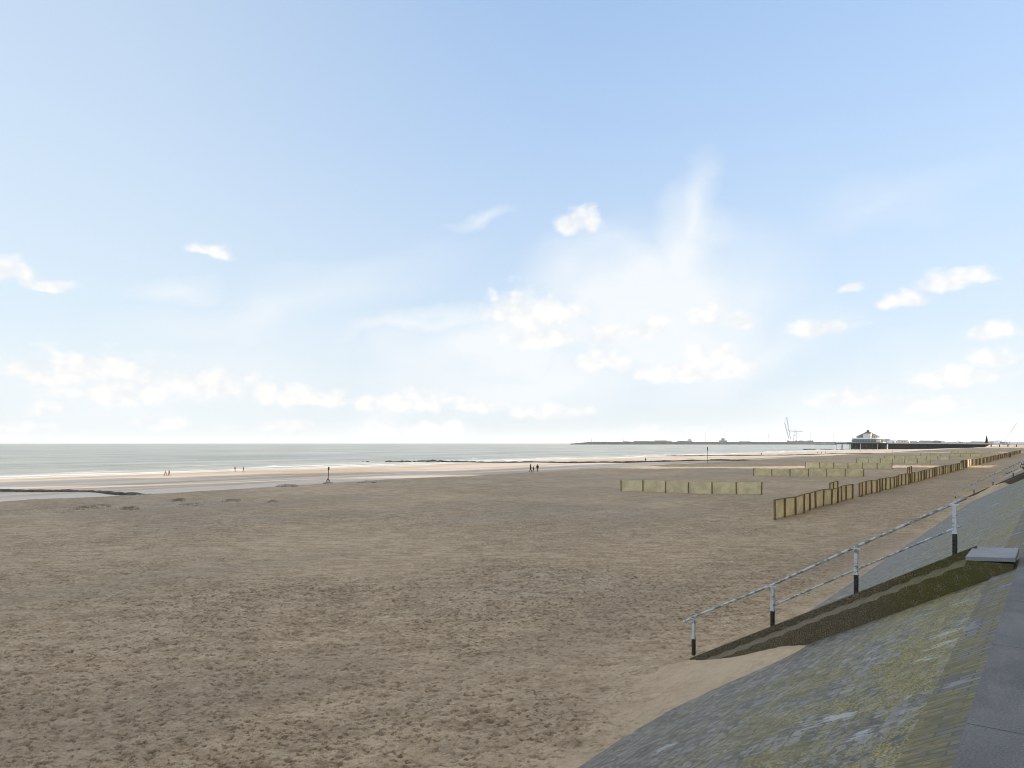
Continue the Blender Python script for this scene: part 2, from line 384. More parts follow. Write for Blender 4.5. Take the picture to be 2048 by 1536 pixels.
# ------------------------------------------------------------------ the sea
def sea_material():
    m, t, b = newmat('sea_water')
    P = t.node('ShaderNodeTexCoord').outputs['Object']; s_, t_, z_ = t.sep(P)
    P2 = t.comb(s_, t_)
    st1 = t.noise(t.v('MULTIPLY', P2, (.006, .034, 1)), 1.0, 6, .68)
    st2 = t.noise(t.v('MULTIPLY', P2, (.05, .16, 1)), 1.0, 5, .65)
    st3 = t.noise(t.v('MULTIPLY', P2, (.0006, .0035, 1)), 1.0, 4, .6)
    col = t.mix(t.ramp(st1, .38, .62), (.17, .185, .145), (.46, .43, .34))
    col = t.mix(t.m('MULTIPLY', t.ramp(st3, .40, .60), .35), col, (.17, .19, .17))
    col = t.mix(t.m('MULTIPLY', t.ramp(t_, 225, 300, 1, 0), .55), col, (.44, .41, .35))
    # foam of small breakers, broken along the shore
    warp = t.m('MULTIPLY_ADD', t.noise(P2, .012, 4, .6), 46.0, -23.0)
    warp = t.m('ADD', warp, t.m('MULTIPLY_ADD', t.noise(P2, .12, 3, .6), 7.0, -3.5))
    tt = t.m('ADD', t_, warp)
    foam = None
    lowf = t.noise(t.v('MULTIPLY', P2, (.018, .05, 1)), 1.0, 3, .5)
    for c, wd_, th in ((231, 6.5, .36), (245, 4.2, .45), (260, 3.2, .52), (285, 2.6, .58)):
        f = t.ramp(t.m('ABSOLUTE', t.m('SUBTRACT', tt, c)), 0, wd_, 1, 0)
        f = t.m('MULTIPLY', f, t.ramp(lowf, th-.06, th+.03))
        foam = f if foam is None else t.m('MAXIMUM', foam, f)
    foam = t.m('MAXIMUM', foam, t.m('MULTIPLY', t.ramp(t_, 219, 229, 1, 0), .75))
    foam = t.m('MULTIPLY', foam, t.ramp(st2, .30, .5, .45, 1.0))
    t.put(b.inputs['Base Color'], t.mix(foam, col, (.86, .84, .80)))
    t.put(b.inputs['Roughness'], t.m('MULTIPLY_ADD', foam, .5, .28))
    b.inputs['IOR'].default_value = 1.333
    bn = t.node('ShaderNodeBump'); bn.inputs['Distance'].default_value = .9; bn.inputs['Strength'].default_value = .8
    wv = t.noise(t.v('MULTIPLY', P2, (.10, .30, 1)), 1.0, 6, .7)
    t.put(bn.inputs['Height'], wv); t.put(b.inputs['Normal'], bn.outputs[0])
    return m
tg = np.concatenate([np.arange(196, 330, 1.6), np.geomspace(330, 16000, 60)])
sg = np.concatenate([-np.geomspace(12000, 205, 30), np.arange(-200, 900, 5.0), np.geomspace(900, 20000, 50)])
SG, TG = np.meshgrid(sg, tg, indexing='ij')
swell = np.exp(-((TG-265)/45.0)**2)*.16*np.sin((TG+9*fbm(SG/60, TG/200))*2*np.pi/13.0)*(.5+fbm(SG/35, TG/30))
sea = link('sea', grid_mesh('sea', SG, TG, SEA+swell*np.clip((TG-222)/10, 0, 1)), sea_material(), coast=True); tag(sea, kind='structure')

# ------------------------------------------------------------------ dike slope, kerb strip, promenade
SLP = .5576
def slope_z(t): return CAMZ-1.76-SLP*t
def slope_material():
    m, t, b = newmat('dike_stone')
    P = t.node('ShaderNodeTexCoord').outputs['Object']; s_, t_, z_ = t.sep(P)
    dn = t.m('MULTIPLY', t_, 1.145)                            # distance down the slope
    P2 = t.comb(s_, dn)
    wp = t.node('ShaderNodeTexNoise'); wp.inputs['Scale'].default_value = 2.2; wp.inputs['Detail'].default_value = 3; t.put(wp.inputs['Vector'], P2)
    Pw = t.v('ADD', P2, t.v('SCALE', t.v('SUBTRACT', wp.outputs['Color'], (.5, .5, .5)), .24))
    br = t.node('ShaderNodeTexBrick'); t.put(br.inputs['Vector'], Pw)
    br.offset = .5; br.inputs['Scale'].default_value = 1.0; br.inputs['Brick Width'].default_value = .24; br.inputs['Row Height'].default_value = .17
    br.inputs['Mortar Size'].default_value = .014; br.inputs['Mortar Smooth'].default_value = .6; br.inputs['Bias'].default_value = 0
    br.inputs['Color1'].default_value = (0, 0, 0, 1); br.inputs['Color2'].default_value = (1, 1, 1, 1); br.inputs['Mortar'].default_value = (.5, .5, .5, 1)
    rnd = t.sep(br.outputs['Color'])[0]; mort = br.outputs['Fac']
    n1 = t.noise(P2, 1.1, 4, .6); n2 = t.noise(P2, 7, 4, .65); n3 = t.noise(P2, 34, 5, .78); n4 = t.noise(P2, .35, 3, .5)
    col = t.mix(rnd, (.055, .056, .058), (.235, .230, .22))
    col = t.mix(t.ramp(n2, .42, .66), col, (.165, .15, .13))
    col = t.mix(t.m('MULTIPLY', t.ramp(n3, .57, .68), .65), col, (.34, .34, .34))
    col = t.mix(t.m('MULTIPLY', t.ramp(n3, .47, .36), .75), col, (.04, .04, .038))  # low grain darkened in colour to stand in for weak relief shading
    col = t.mix(t.m('MULTIPLY', mort, .85), col, (.035, .033, .026))
    chip = t.node('ShaderNodeTexVoronoi', feature='F1'); chip.inputs['Scale'].default_value = 15; t.put(chip.inputs['Vector'], Pw)
    cr = t.sep(chip.outputs['Color'])[0]
    col = t.mix(t.m('MULTIPLY', t.ramp(cr, .72, .98), .42), col, (.33, .325, .315))
    col = t.mix(t.m('MULTIPLY', t.ramp(cr, .38, .10), .60), col, (.035, .034, .032))
    # moss and lichen, more in joints and on the upper half near the camera
    up = t.ramp(t.m('ADD', dn, t.m('MULTIPLY', s_, .012)), 5.6, 1.0, .0, 1.0)
    ms = t.m('ADD', t.m('ADD', t.m('MULTIPLY', n2, .42), t.m('MULTIPLY', n3, .20)), t.m('MULTIPLY', n1, .48))
    ms = t.m('ADD', ms, t.m('MULTIPLY', mort, .09))
    moss = t.m('MULTIPLY', t.ramp(ms, .505, .59), t.m('MULTIPLY_ADD', up, .80, .25))
    moss = t.m('MULTIPLY', moss, t.ramp(n4, .36, .55, .55, 1.0))
    moss = t.m('MULTIPLY', t.m('MULTIPLY', moss, t.ramp(n3, .38, .52, .35, 1.0)), t.ramp(cr, .15, .5, .7, 1.0))
    mc = t.mix(t.ramp(n3, .42, .58), (.10, .09, .025), (.40, .36, .14))
    mc = t.mix(t.m('MULTIPLY', t.ramp(n1, .5, .7), .4), mc, (.20, .155, .06))
    col = t.mix(t.m('MULTIPLY', moss, .9), col, mc)
    # whitish patches at set spots, plus scattered ones, broken by noise
    wh = None
    for cs, ct, rs, rt in WHITE:
        q = t.v('LENGTH', t.v('MULTIPLY', t.v('SUBTRACT', P2, (cs, ct*1.145, 0)), (1/rs, 1/rt, 0)))
        q = t.m('SUBTRACT', 1.0, q); wh = q if wh is None else t.m('MAXIMUM', wh, q)
    wh = t.ramp(t.m('ADD', wh, t.m('MULTIPLY', t.m('SUBTRACT', t.noise(t.v('MULTIPLY', P2, (2.6, 1, 1)), 4, 5, .75), .5), 4.5)), .55, .85)
    wh = t.m('MAXIMUM', wh, t.m('MULTIPLY', t.ramp(t.noise(t.v('MULTIPLY', P2, (3.0, 1.2, 1)), 1.3, 5, .7), .70, .76), .6))
    col = t.mix(t.m('MULTIPLY', wh, .5), col, (.52, .54, .57))
    t.put(b.inputs['Base Color'], col)
    t.put(b.inputs['Roughness'], t.m('MULTIPLY_ADD', moss, .35, .55)); b.inputs['Specular IOR Level'].default_value = .35
    h = t.m('MULTIPLY', t.m('SUBTRACT', 1.0, mort), t.m('MULTIPLY_ADD', rnd, .035, .020))
    h = t.m('ADD', h, t.m('MULTIPLY', n2, .05)); h = t.m('ADD', h, t.m('MULTIPLY', n3, .060)); h = t.m('ADD', h, t.m('MULTIPLY', cr, .012))
    h = t.m('ADD', h, t.m('MULTIPLY', moss, .012)); h = t.m('ADD', h, t.m('MULTIPLY', n1, .05))
    ds = t.node('ShaderNodeDisplacement'); ds.inputs['Midlevel'].default_value = .06; t.put(ds.inputs['Height'], h)
    t.l.new(ds.outputs[0], t.n['Material Output'].inputs['Displacement']); m.displacement_method = 'BOTH'
    return m
def slope_at(u, v):
    k = (u-1024)/F; h = (v-887)/F      # h = hz/Y ; hz = 1.76+SLP*t
    # t = Y*(k*N0+N1); hz = h*Y
    Y = 1.76/(h-SLP*(k*N[0]+N[1])); s, t = st(k*Y, Y); return s, t
WHITE = []
for u, v, rs, rt in ((1905, 1262, .30, .42), (1880, 1290, .25, .3), (1515, 1338, .35, .4), (1465, 1355, .3, .2), (1655, 1440, .35, .45), (1690, 1432, .25, .3), (1330, 1495, .3, .3),
                     (1850, 1320, .2, .3), (1925, 1205, .2, .25), (1680, 1195, .4, .4), (1640, 1205, .5, .3), (1930, 1020, 1.5, .3), (1990, 1010, 1.5, .3), (1720, 1470, .2, .2)):
    s, t = slope_at(u, v); WHITE.append((s, t, rs, rt))
sg = np.concatenate([np.linspace(-40, -2, 40, endpoint=False), np.linspace(-2, 2, 60, endpoint=False), np.linspace(2, 16, 640, endpoint=False), np.geomspace(16, 2500, 620)])
tg = np.linspace(.86, 7.2, 300)
SG, TG = np.meshgrid(sg, tg, indexing='ij')
slope = link('dike_slope', grid_mesh('dike_slope', SG, TG, slope_z(TG)), slope_material(), coast=True); tag(slope, kind='structure')

def strip_material():
    m, t, b = newmat('edge_brick')
    P = t.node('ShaderNodeTexCoord').outputs['Object']; s_, t_, z_ = t.sep(P); P2 = t.comb(s_, t_)
    br = t.node('ShaderNodeTexBrick')
    t.put(br.inputs['Vector'], t.v('ADD', t.comb(t_, s_), t.v('SCALE', t.comb(t.noise(P2, 5, 3), t.noise(P2, 6, 3)), .035)))
    br.inputs['Scale'].default_value = 1.0; br.inputs['Brick Width'].default_value = .24; br.inputs['Row Height'].default_value = .095; br.inputs['Mortar Size'].default_value = .010
    br.inputs['Color1'].default_value = (.11, .11, .105, 1); br.inputs['Color2'].default_value = (.20, .195, .175, 1); br.inputs['Mortar'].default_value = (.09, .085, .06, 1)
    n1 = t.noise(P2, 1.6, 3, .6); n2 = t.noise(t.v('MULTIPLY', P2, (3, 1, 1)), 5, 5, .7)
    mossf = t.m('MULTIPLY', t.ramp(n1, .43, .54), t.ramp(n2, .34, .56))
    mc = t.mix(t.ramp(n2, .45, .65), (.115, .10, .03), (.25, .21, .085))
    col = t.mix(t.m('MULTIPLY', mossf, .85), br.outputs['Color'], mc)
    conc = t.ramp(n1, .40, .36); col = t.mix(t.m('MULTIPLY', conc, .9), col, (.22, .225, .235))
    t.put(b.inputs['Base Color'], col); b.inputs['Roughness'].default_value = .8
    h = t.m('MULTIPLY', t.m('SUBTRACT', 1.0, br.outputs['Fac']), t.m('SUBTRACT', 1.0, conc))
    h = t.m('ADD', t.m('MULTIPLY', h, .018), t.m('MULTIPLY', n2, .018))
    ds = t.node('ShaderNodeDisplacement'); ds.inputs['Midlevel'].default_value = .02; t.put(ds.inputs['Height'], h)
    t.l.new(ds.outputs[0], t.n['Material Output'].inputs['Displacement']); m.displacement_method = 'BOTH'
    return m
sg = np.concatenate([np.linspace(-40, 1, 60, endpoint=False), np.linspace(1, 20, 950, endpoint=False), np.geomspace(20, 2500, 300)])
SG, TG = np.meshgrid(sg, np.linspace(.515, .875, 22), indexing='ij')
ZG = np.minimum(slope_z(TG)+.02, 3.0-.002-(TG-.515)*.42)
strip = link('kerb_strip', grid_mesh('kerb_strip', SG, TG, ZG), strip_material(), coast=True); tag(strip, kind='structure')

def promenade_material():
    m, t, b = newmat('promenade_concrete')
    P = t.node('ShaderNodeTexCoord').outputs['Object']; s_, t_, z_ = t.sep(P); P2 = t.comb(s_, t_)
    n1 = t.noise(P2, .9, 5, .6); n2 = t.noise(P2, 14, 4, .7); n3 = t.noise(P2, 60, 3, .7)
    col = t.mix(t.ramp(n1, .35, .65), (.125, .127, .13), (.185, .187, .19))
    col = t.mix(t.m('MULTIPLY', t.ramp(n3, .54, .66), .5), col, (.29, .29, .29))
    col = t.mix(t.m('MULTIPLY', t.ramp(n3, .46, .36), .5), col, (.06, .06, .06))
    col = t.mix(t.m('MULTIPLY', t.ramp(t.noise(t.v('MULTIPLY', P2, (1, 3, 1)), 1.3, 5, .65), .52, .66), .35), col, (.24, .235, .22))
    col = t.mix(t.m('MULTIPLY', t.ramp(n2, .60, .75), .25), col, (.10, .10, .10))
    # expansion joints across
    sj = t.m('ADD', s_, t.m('MULTIPLY', t_, .08))
    j = t.m('ABSOLUTE', t.m('SUBTRACT', t.m('FRACT', t.m('DIVIDE', t.m('SUBTRACT', sj, 8.62-.3), 2.45)), .5))
    jf = t.ramp(j, .4965, .4985)
    # a hairline crack
    cr = t.m('ABSOLUTE', t.m('SUBTRACT', t.m('ADD', t_, t.m('MULTIPLY_ADD', t.noise(P2, 1.4, 6, .7), 1.1, -.55)), .10))
    cf = t.m('MULTIPLY', t.ramp(cr, .002, .009, 1, 0), t.ramp(s_, 7.8, 8.3))
    dirt = t.m('MAXIMUM', jf, t.m('MULTIPLY', cf, .55))
    col = t.mix(t.m('MULTIPLY', dirt, .8), col, (.045, .045, .042))
    dr = t.vor(P2, 2.2); dr2 = t.ramp(t.m('ADD', dr, t.m('MULTIPLY', n2, .09)), .062, .075, 1, 0)
    col = t.mix(t.m('MULTIPLY', dr2, .8), col, (.55, .55, .54))
    rust = t.ramp(t.v('LENGTH', t.v('MULTIPLY', t.v('SUBTRACT', P2, (7.95, -.12, 0)), (2.6, 4, 0))), .4, 1.0, .6, 0)
    col = t.mix(t.m('MULTIPLY', rust, t.ramp(n2, .4, .6)), col, (.30, .17, .07))
    t.put(b.inputs['Base Color'], col); b.inputs['Roughness'].default_value = .72
    bn = t.node('ShaderNodeBump'); bn.inputs['Distance'].default_value = .01
    t.put(bn.inputs['Height'], t.m('SUBTRACT', t.m('ADD', n2, n3), t.m('MULTIPLY', dirt, 2.0))); t.put(b.inputs['Normal'], bn.outputs[0])
    return m
mb = MB(); mb.box((1230, -6.74, 2.85), (2540, 14.5, .30)); 
prom = mb.build('promenade', promenade_material(), coast=True); tag(prom, kind='structure')

# ------------------------------------------------------------------ common materials
def worn_paint(name, paint, under, amount=.5, scale=9):
    m, t, b = newmat(name)
    o = t.node('ShaderNodeTexCoord').outputs['Object']
    n = t.noise(t.v('MULTIPLY', o, (1, 1.0, 1.6)), scale, 5, .7); n2 = t.noise(o, 40, 3, .6)
    f = t.ramp(n, amount-.05, amount+.05)
    t.put(b.inputs['Base Color'], t.mix(f, t.mix(n2, under, tuple(c*.6 for c in under)), paint))
    t.put(b.inputs['Roughness'], t.ramp(f, 0, 1, .75, .45)); return m
M_rail = worn_paint('peeling_rail_paint', (.58, .61, .62), (.28, .295, .30), .48, 5)
M_post = worn_paint('peeling_post_paint', (.66, .69, .70), (.28, .29, .29), .44, 6)
M_tar = worn_paint('tarred_post_foot', (.035, .03, .026), (.012, .011, .010), .45, 12)
def mossy_concrete():
    m, t, b = newmat('mossy_concrete')
    P = t.node('ShaderNodeTexCoord').outputs['Object']; x, y, z = t.sep(P)
    n1 = t.noise(P, 1.5, 4, .6); n2 = t.noise(P, 9, 5, .7); n3 = t.noise(P, 45, 3, .7)
    col = t.mix(t.ramp(n3, .4, .62), (.075, .060, .034), (.27, .215, .135))
    col = t.mix(t.m('MULTIPLY', t.ramp(n2, .48, .66), .6), col, (.085, .080, .05))
    g = t.m('MULTIPLY', t.ramp(t.m('ADD', y, t.m('MULTIPLY', n2, 1.2)), 2.6, 1.0), t.ramp(n2, .35, .55))
    col = t.mix(t.m('MULTIPLY', g, .8), col, (.10, .10, .018))
    col = t.mix(t.m('MULTIPLY', t.ramp(n3, .64, .75), .5), col, (.30, .28, .22))
    t.put(b.inputs['Base Color'], col); b.inputs['Roughness'].default_value = .9
    bn = t.node('ShaderNodeBump'); bn.inputs['Distance'].default_value = .03
    t.put(bn.inputs['Height'], t.m('ADD', n2, t.m('MULTIPLY', n3, .6))); t.put(b.inputs['Normal'], bn.outputs[0]); return m
M_moss = mossy_concrete()
M_slab = simple('slab_concrete', (.30, .305, .33), .75, .12, 5, bump=.004)
M_wood = simple('weathered_wood', (.34, .215, .11), .8, .45, 9, bump=.004)
M_rust = simple('rusty_red_steel', (.25, .085, .06), .7, .4, 5)
M_dark = simple('dark_steel', (.045, .045, .05), .6, .3, 5)

# ------------------------------------------------------------------ stairs with handrails
def add_stairs(s1, idx, stair_lab, rail_lab, posts, mid, sand_top=None):
    s0 = s1-1.2
    st_ = empty('beach_stairs', s1-.6, 1.2, 2.0)
    tag(st_, stair_lab, 'stairs', 'concrete stairs down the dike')
    base = np.array([s1-.6, 1.2, 2.0])
    pts = [(.56, 3.035), (1.2, 3.035)]
    jr = random.Random(4)
    nstep = 17
    for k in range(nstep):
        t0 = 1.22+.33*k; z0 = CAMZ-2.06-.1875*k
        q = jr.uniform(-.012, .012); pts += [(t0, z0+q), (t0+.12, z0-.050+q), (t0+.21, z0-.088+q), (t0+.26, z0-.120), (t0+.295+q, z0-.146), (t0+.315, z0-.174)]
    tl = pts[-1][0]; pts += [(tl+.1, pts[-1][1]-.5), (.56, 3.04-2.6)]
    pts = [(p[0]-base[1], p[1]-base[2]) for p in pts]
    mb = MB(); mb.poly(pts, -.6, .5); bm = mb.bm
    mb.build('step_flight', M_moss, st_)
    # raised far-side string the posts stand on
    mb = MB(); L = 5.9
    a = (1.14, CAMZ-1.85); bb = (1.14+L, CAMZ-1.85-.568*L)
    mb.poly([(a[0]-base[1], a[1]-base[2]), (bb[0]-base[1], bb[1]-base[2]), (bb[0]-base[1], bb[1]-base[2]-.9), (a[0]-base[1], a[1]-base[2]-1.2)], .503, .63)
    mb.build('side_string', M_moss, st_)
    sl_ = MB(); sl_.box((0, 0, 0), (1.3, .68, .075), Matrix.Rotation(R(-4), 3, 'X'), bev=.008)
    sl_ = sl_.build('landing_slab', M_slab, None, coast=True); sl_.location = (*xy(s1-.55, .87), 3.085)
    tag(sl_, stair_lab.replace('stairs', 'slab at the head of the stairs') if False else LANDLAB[idx], 'slab', 'landing slabs')
    # railing
    rr = empty('handrail', s1-.03, posts[0][0], CAMZ-posts[0][1]); tag(rr, rail_lab, 'handrail', 'beach stair handrails')
    b0 = (s1-.03, posts[0][0], CAMZ-posts[0][1])
    tops = []
    for (t, h, ph) in posts:
        zb = CAMZ-h; y = t-b0[1]; z = zb-b0[2]
        ft = .38*ph if ph > .5 else .3*ph
        mb = MB(); mb.box((0, y, z+ft/2-.04), (.075, .075, ft+.08), bev=.008); f_ = mb.build('post_foot', M_tar, None)
        mb = MB(); mb.box((0, y, z+ft+(ph-ft)/2), (.066, .07, ph-ft), bev=.008)
        mb.box((0, y, z+ph-.02), (.055, .16, .03)); mb.box((0, y, z+ft+.02), (.09, .09, .03))
        p_ = mb.build('post', M_post, rr); f_.parent = p_
        tops.append((0, y, z+ph+.02))
    mb = MB(); a = Vector(tops[0]); e = Vector(tops[-1])
    a = a+(a-Vector(tops[1])).normalized()*.20; e = e+Vector((0, .24, -.16))
    chain = [a]+[Vector(q) for q in tops]+[e]
    for p, q in zip(chain, chain[1:]): mb.bar(p, q, .026 if idx == 0 else .036, 10)
    for p in chain: mb.ball(p, .028, sub=1)
    mb.build('top_rail', M_rail, rr)
    if mid:
        mb = MB()
        q = [Vector((.0, t-b0[1], CAMZ-h-b0[2]+ph*.5)) for (t, h, ph) in posts[:mid]]
        q[0] = q[0]+(q[0]-q[1]).normalized()*.12
        for p, r_ in zip(q, q[1:]): mb.bar(p, r_, .018, 8)
        mb.build('middle_rail', M_rail, rr)
LANDLAB = ['pale grey concrete slab capping the head of the nearest mossy stairs', 'concrete slab capping the head of the second stairs, past the nearest handrail',
           'concrete slab capping the head of the third stairs along the dike', 'concrete slab capping the head of the farthest visible stairs']
add_stairs(14.9, 0, 'mossy brown concrete stairs running down the dike slope, nearest the camera', 'peeling white handrail with four posts, beside the nearest stairs',
           [(1.476, 2.01, .89), (3.13, 2.95, .87), (4.76, 3.92, .87), (6.54, 4.80, .78)], 3)
add_stairs(72.9, 1, 'half buried concrete stairs down the dike, second from the camera', 'short peeling handrail emerging from the sand behind the nearest handrail, at the second stairs',
           [(1.5, 2.0, .95), (3.0, 2.94, .98), (4.42, 3.75, 1.0), (5.8, 4.45, .85), (7.2, 4.95, .5)], 3)
add_stairs(130.9, 2, 'small distant concrete stairs down the dike, third from the camera', 'distant thin handrail at the third stairs along the dike',
           [(1.5, 2.0, .95), (3.0, 2.94, .95), (4.5, 3.8, .95), (6.3, 4.8, .9)], 3)
add_stairs(189, 3, 'farthest visible stairs down the dike, near the right edge', 'farthest thin handrail on the dike, near the right edge',
           [(1.5, 2.0, .95), (3.0, 2.94, .95), (4.5, 3.8, .95), (6.3, 4.8, .9)], 3)

# ------------------------------------------------------------------ wind fences
def cloth_material(name, col, trans):
    m, t, b = newmat(name)
    P = t.node('ShaderNodeTexCoord').outputs['Object']
    n = t.noise(P, 1.3, 4, .6); n2 = t.noise(P, 14, 3, .6)
    c = t.mix(t.ramp(n, .35, .65), tuple(q*.82 for q in col), col); c = t.mix(t.m('MULTIPLY', t.ramp(n2, .5, .7), .25), c, tuple(q*.7 for q in col))
    t.put(b.inputs['Base Color'], c); b.inputs['Roughness'].default_value = .85
    tr = t.node('ShaderNodeBsdfTranslucent'); t.put(tr.inputs['Color'], c)
    mx = t.node('ShaderNodeMixShader'); mx.inputs[0].default_value = trans
    t.l.new(b.outputs[0], mx.inputs[1]); t.l.new(tr.outputs[0], mx.inputs[2]); t.l.new(mx.outputs[0], t.n['Material Output'].inputs['Surface'])
    return m
M_cloth = cloth_material('fence_netting', (.93, .85, .60), .22)
M_cloth2 = cloth_material('worn_fence_netting', (.95, .84, .57), .25)
M_cloth3 = cloth_material('pale_fence_netting', (.90, .86, .66), .2)  # paler cloth; part of the sunlit glow is put into its colour
def wind_fence(pts, hgt, label, group, cloth=M_cloth, cat='fence', pw=.10, rail=True, bottom=False, seed=0, name='wind_fence', skip=()):
    """pts: list of (s,t) post feet"""
    rnd = random.Random(seed)
    s0, t0 = pts[0]; z0 = float(beach_z(s0, t0))
    root = empty(name, s0, t0, z0); tag(root, label, cat, group)
    tops = []; bots = []
    for (s, t) in pts:
        z = float(beach_z(s, t)); hh = hgt*rnd.uniform(.96, 1.04)
        lx, ly = rnd.uniform(-.03, .03)*hh, rnd.uniform(-.03, .03)*hh
        a = Vector((s-s0, t-t0, z-z0-.15)); b = Vector((s-s0+lx, t-t0+ly, z-z0+hh))
        MB().beam(a, b, pw, pw).build('post', M_wood, root)
        tops.append(b); bots.append(Vector((s-s0, t-t0, z-z0)))
    off = Vector((pts[1][1]-pts[0][1], -(pts[1][0]-pts[0][0]), 0)).normalized()*(pw/2+.012)
    if off.x+.3*off.y < 0: off = -off
    if rail:
        mb = MB()
        for a, b in zip(tops, tops[1:]): mb.beam(a+Vector((0, 0, .02))+off*.3, b+Vector((0, 0, .02))+off*.3, .07, .055)
        mb.build('top_rail', M_wood, root)
    if bottom:
        mb = MB()
        for a, b in zip(bots, bots[1:]): mb.beam(a+Vector((0, 0, .10))+off*1.6, b+Vector((0, 0, .10))+off*1.6, .06, .03)
        mb.build('bottom_rail', M_wood, root)
    for i in range(len(pts)-1):
        if i in skip: continue
        n = 8; sag = rnd.uniform(.0, .04)
        A0, B0 = bots[i]+off, bots[i+1]+off; A1, B1 = tops[i]+off, tops[i+1]+off
        gap = rnd.uniform(-.02, .07)
        bm = bmesh.new(); rows = []
        for j in range(n+1):
            f = j/n; lo = A0.lerp(B0, f)+Vector((0, 0, gap+.03*math.sin(j*1.9+i))); hi = A1.lerp(B1, f)-Vector((0, 0, .02+sag*math.sin(math.pi*f)))
            bel = off.normalized()*(-.05*math.sin(math.pi*f)*rnd.uniform(.4, 1))
            rows.append([bm.verts.new(lo), bm.verts.new(lo.lerp(hi, .5)+bel), bm.verts.new(hi)])
        for p, q in zip(rows, rows[1:]):
            for k in range(2): bm.faces.new((p[k], q[k], q[k+1], p[k+1]))
        bmesh.ops.solidify(bm, geom=bm.faces[:], thickness=.006)
        bmesh.ops.recalc_face_normals(bm, faces=bm.faces[:])
        me = bpy.data.meshes.new('netting_panel'); bm.to_mesh(me); bm.free()
        link('netting_panel', me, cloth, root)
    return root
def pix_line(us, v0, v1):
    out = []
    for i, u in enumerate(us):
        v = v0+(v1-v0)*(u-us[0])/(us[-1]-us[0]); x, y, z = hit(u, v); out.append(st(x, y))
    return out
def lin(a, b, n): return [(a[0]+(b[0]-a[0])*i/n, a[1]+(b[1]-a[1])*i/n) for i in range(n+1)]
def ends(ua, va, ub, vb, n):
    xa = hit(ua, va); xb = hit(ub, vb); return lin(st(*xa[:2]), st(*xb[:2]), n)
G1 = 'pale wind fences standing across the beach'
wind_fence(ends(1242, 984, 1523, 991, 6), 1.2, 'nearest and leftmost of the pale netting fences standing across the sand', G1, seed=1, rail=False)
wind_fence(ends(1507, 953, 1727, 954.5, 6), 1.15, 'second pale netting fence across the beach, between the nearest one and the smaller rows behind', G1, seed=2, rail=False)
wind_fence(ends(1611, 937.5, 1784, 939.5, 6), 1.2, 'third pale netting fence across the beach, just behind the second', G1, seed=3, rail=False)
wind_fence(ends(1713, 927, 1860, 929, 6), 1.2, 'fourth pale netting fence across the beach, counted from the nearest', G1, seed=4, rail=False)
wind_fence(ends(1768, 920.5, 1898, 922, 6), 1.2, 'fifth pale netting fence across the beach, behind the fourth', G1, seed=5, rail=False)
wind_fence(ends(1841, 914, 1962, 915.5, 6), 1.2, 'sixth cross fence with open bare frames at its left end', G1, seed=6, bottom=True, skip=(0, 2))
wind_fence(ends(1902, 908.5, 1996, 909.5, 6), 1.2, 'farthest small fence across the beach, before the pier', G1, seed=7, rail=False)
G2 = 'fences in the long line along the dike'
TL = 14.2
def along(s0, s1, n, wob=.12, tt=TL):
    return [(s0+(s1-s0)*i/n, tt+wob*math.sin(i*1.3+s0)) for i in range(n+1)]
wind_fence(along(45.2, 66.2, 11), 1.30, 'nearest stretch of the long fence along the dike, standing apart before a gap', G2, M_cloth2, seed=11, bottom=True, pw=.11)
wind_fence(along(68.4, 104, 19), 1.30, 'stretch of brown posted fence just past the gap in the long line', G2, M_cloth2, seed=12, bottom=True, pw=.105)
wind_fence(along(104.6, 155.5, 25), 1.30, 'long stretch of fence that ends at the brightly sunlit panel', G2, M_cloth2, seed=13, bottom=True, pw=.10)
wind_fence(along(156, 182, 12, tt=14.6), 1.55, 'short stretch of fence with a panel glowing in the sun', G2, M_cloth3, seed=14, pw=.14)
wind_fence(along(183, 280, 44), 1.35, 'distant fence stretch between the glowing panel and the small bright one', G2, M_cloth2, seed=15, pw=.10)
wind_fence(along(281, 420, 46), 1.5, 'farthest dark fence stretch of the long line, by the right edge', G2, M_cloth2, seed=16, pw=.10)
wind_fence([(68.3, 16.6), (70.0, 16.7), (71.9, 16.8)], 1.22, 'short offset piece of fence behind the gap in the long line', 'short offset fence pieces', M_cloth2, seed=17, bottom=True)
wind_fence([(117, 17.6), (119.5, 17.7), (122, 17.8)], 1.35, 'tiny offset piece of fence standing behind the long line, farther off', 'short offset fence pieces', M_cloth2, seed=18, bottom=True)

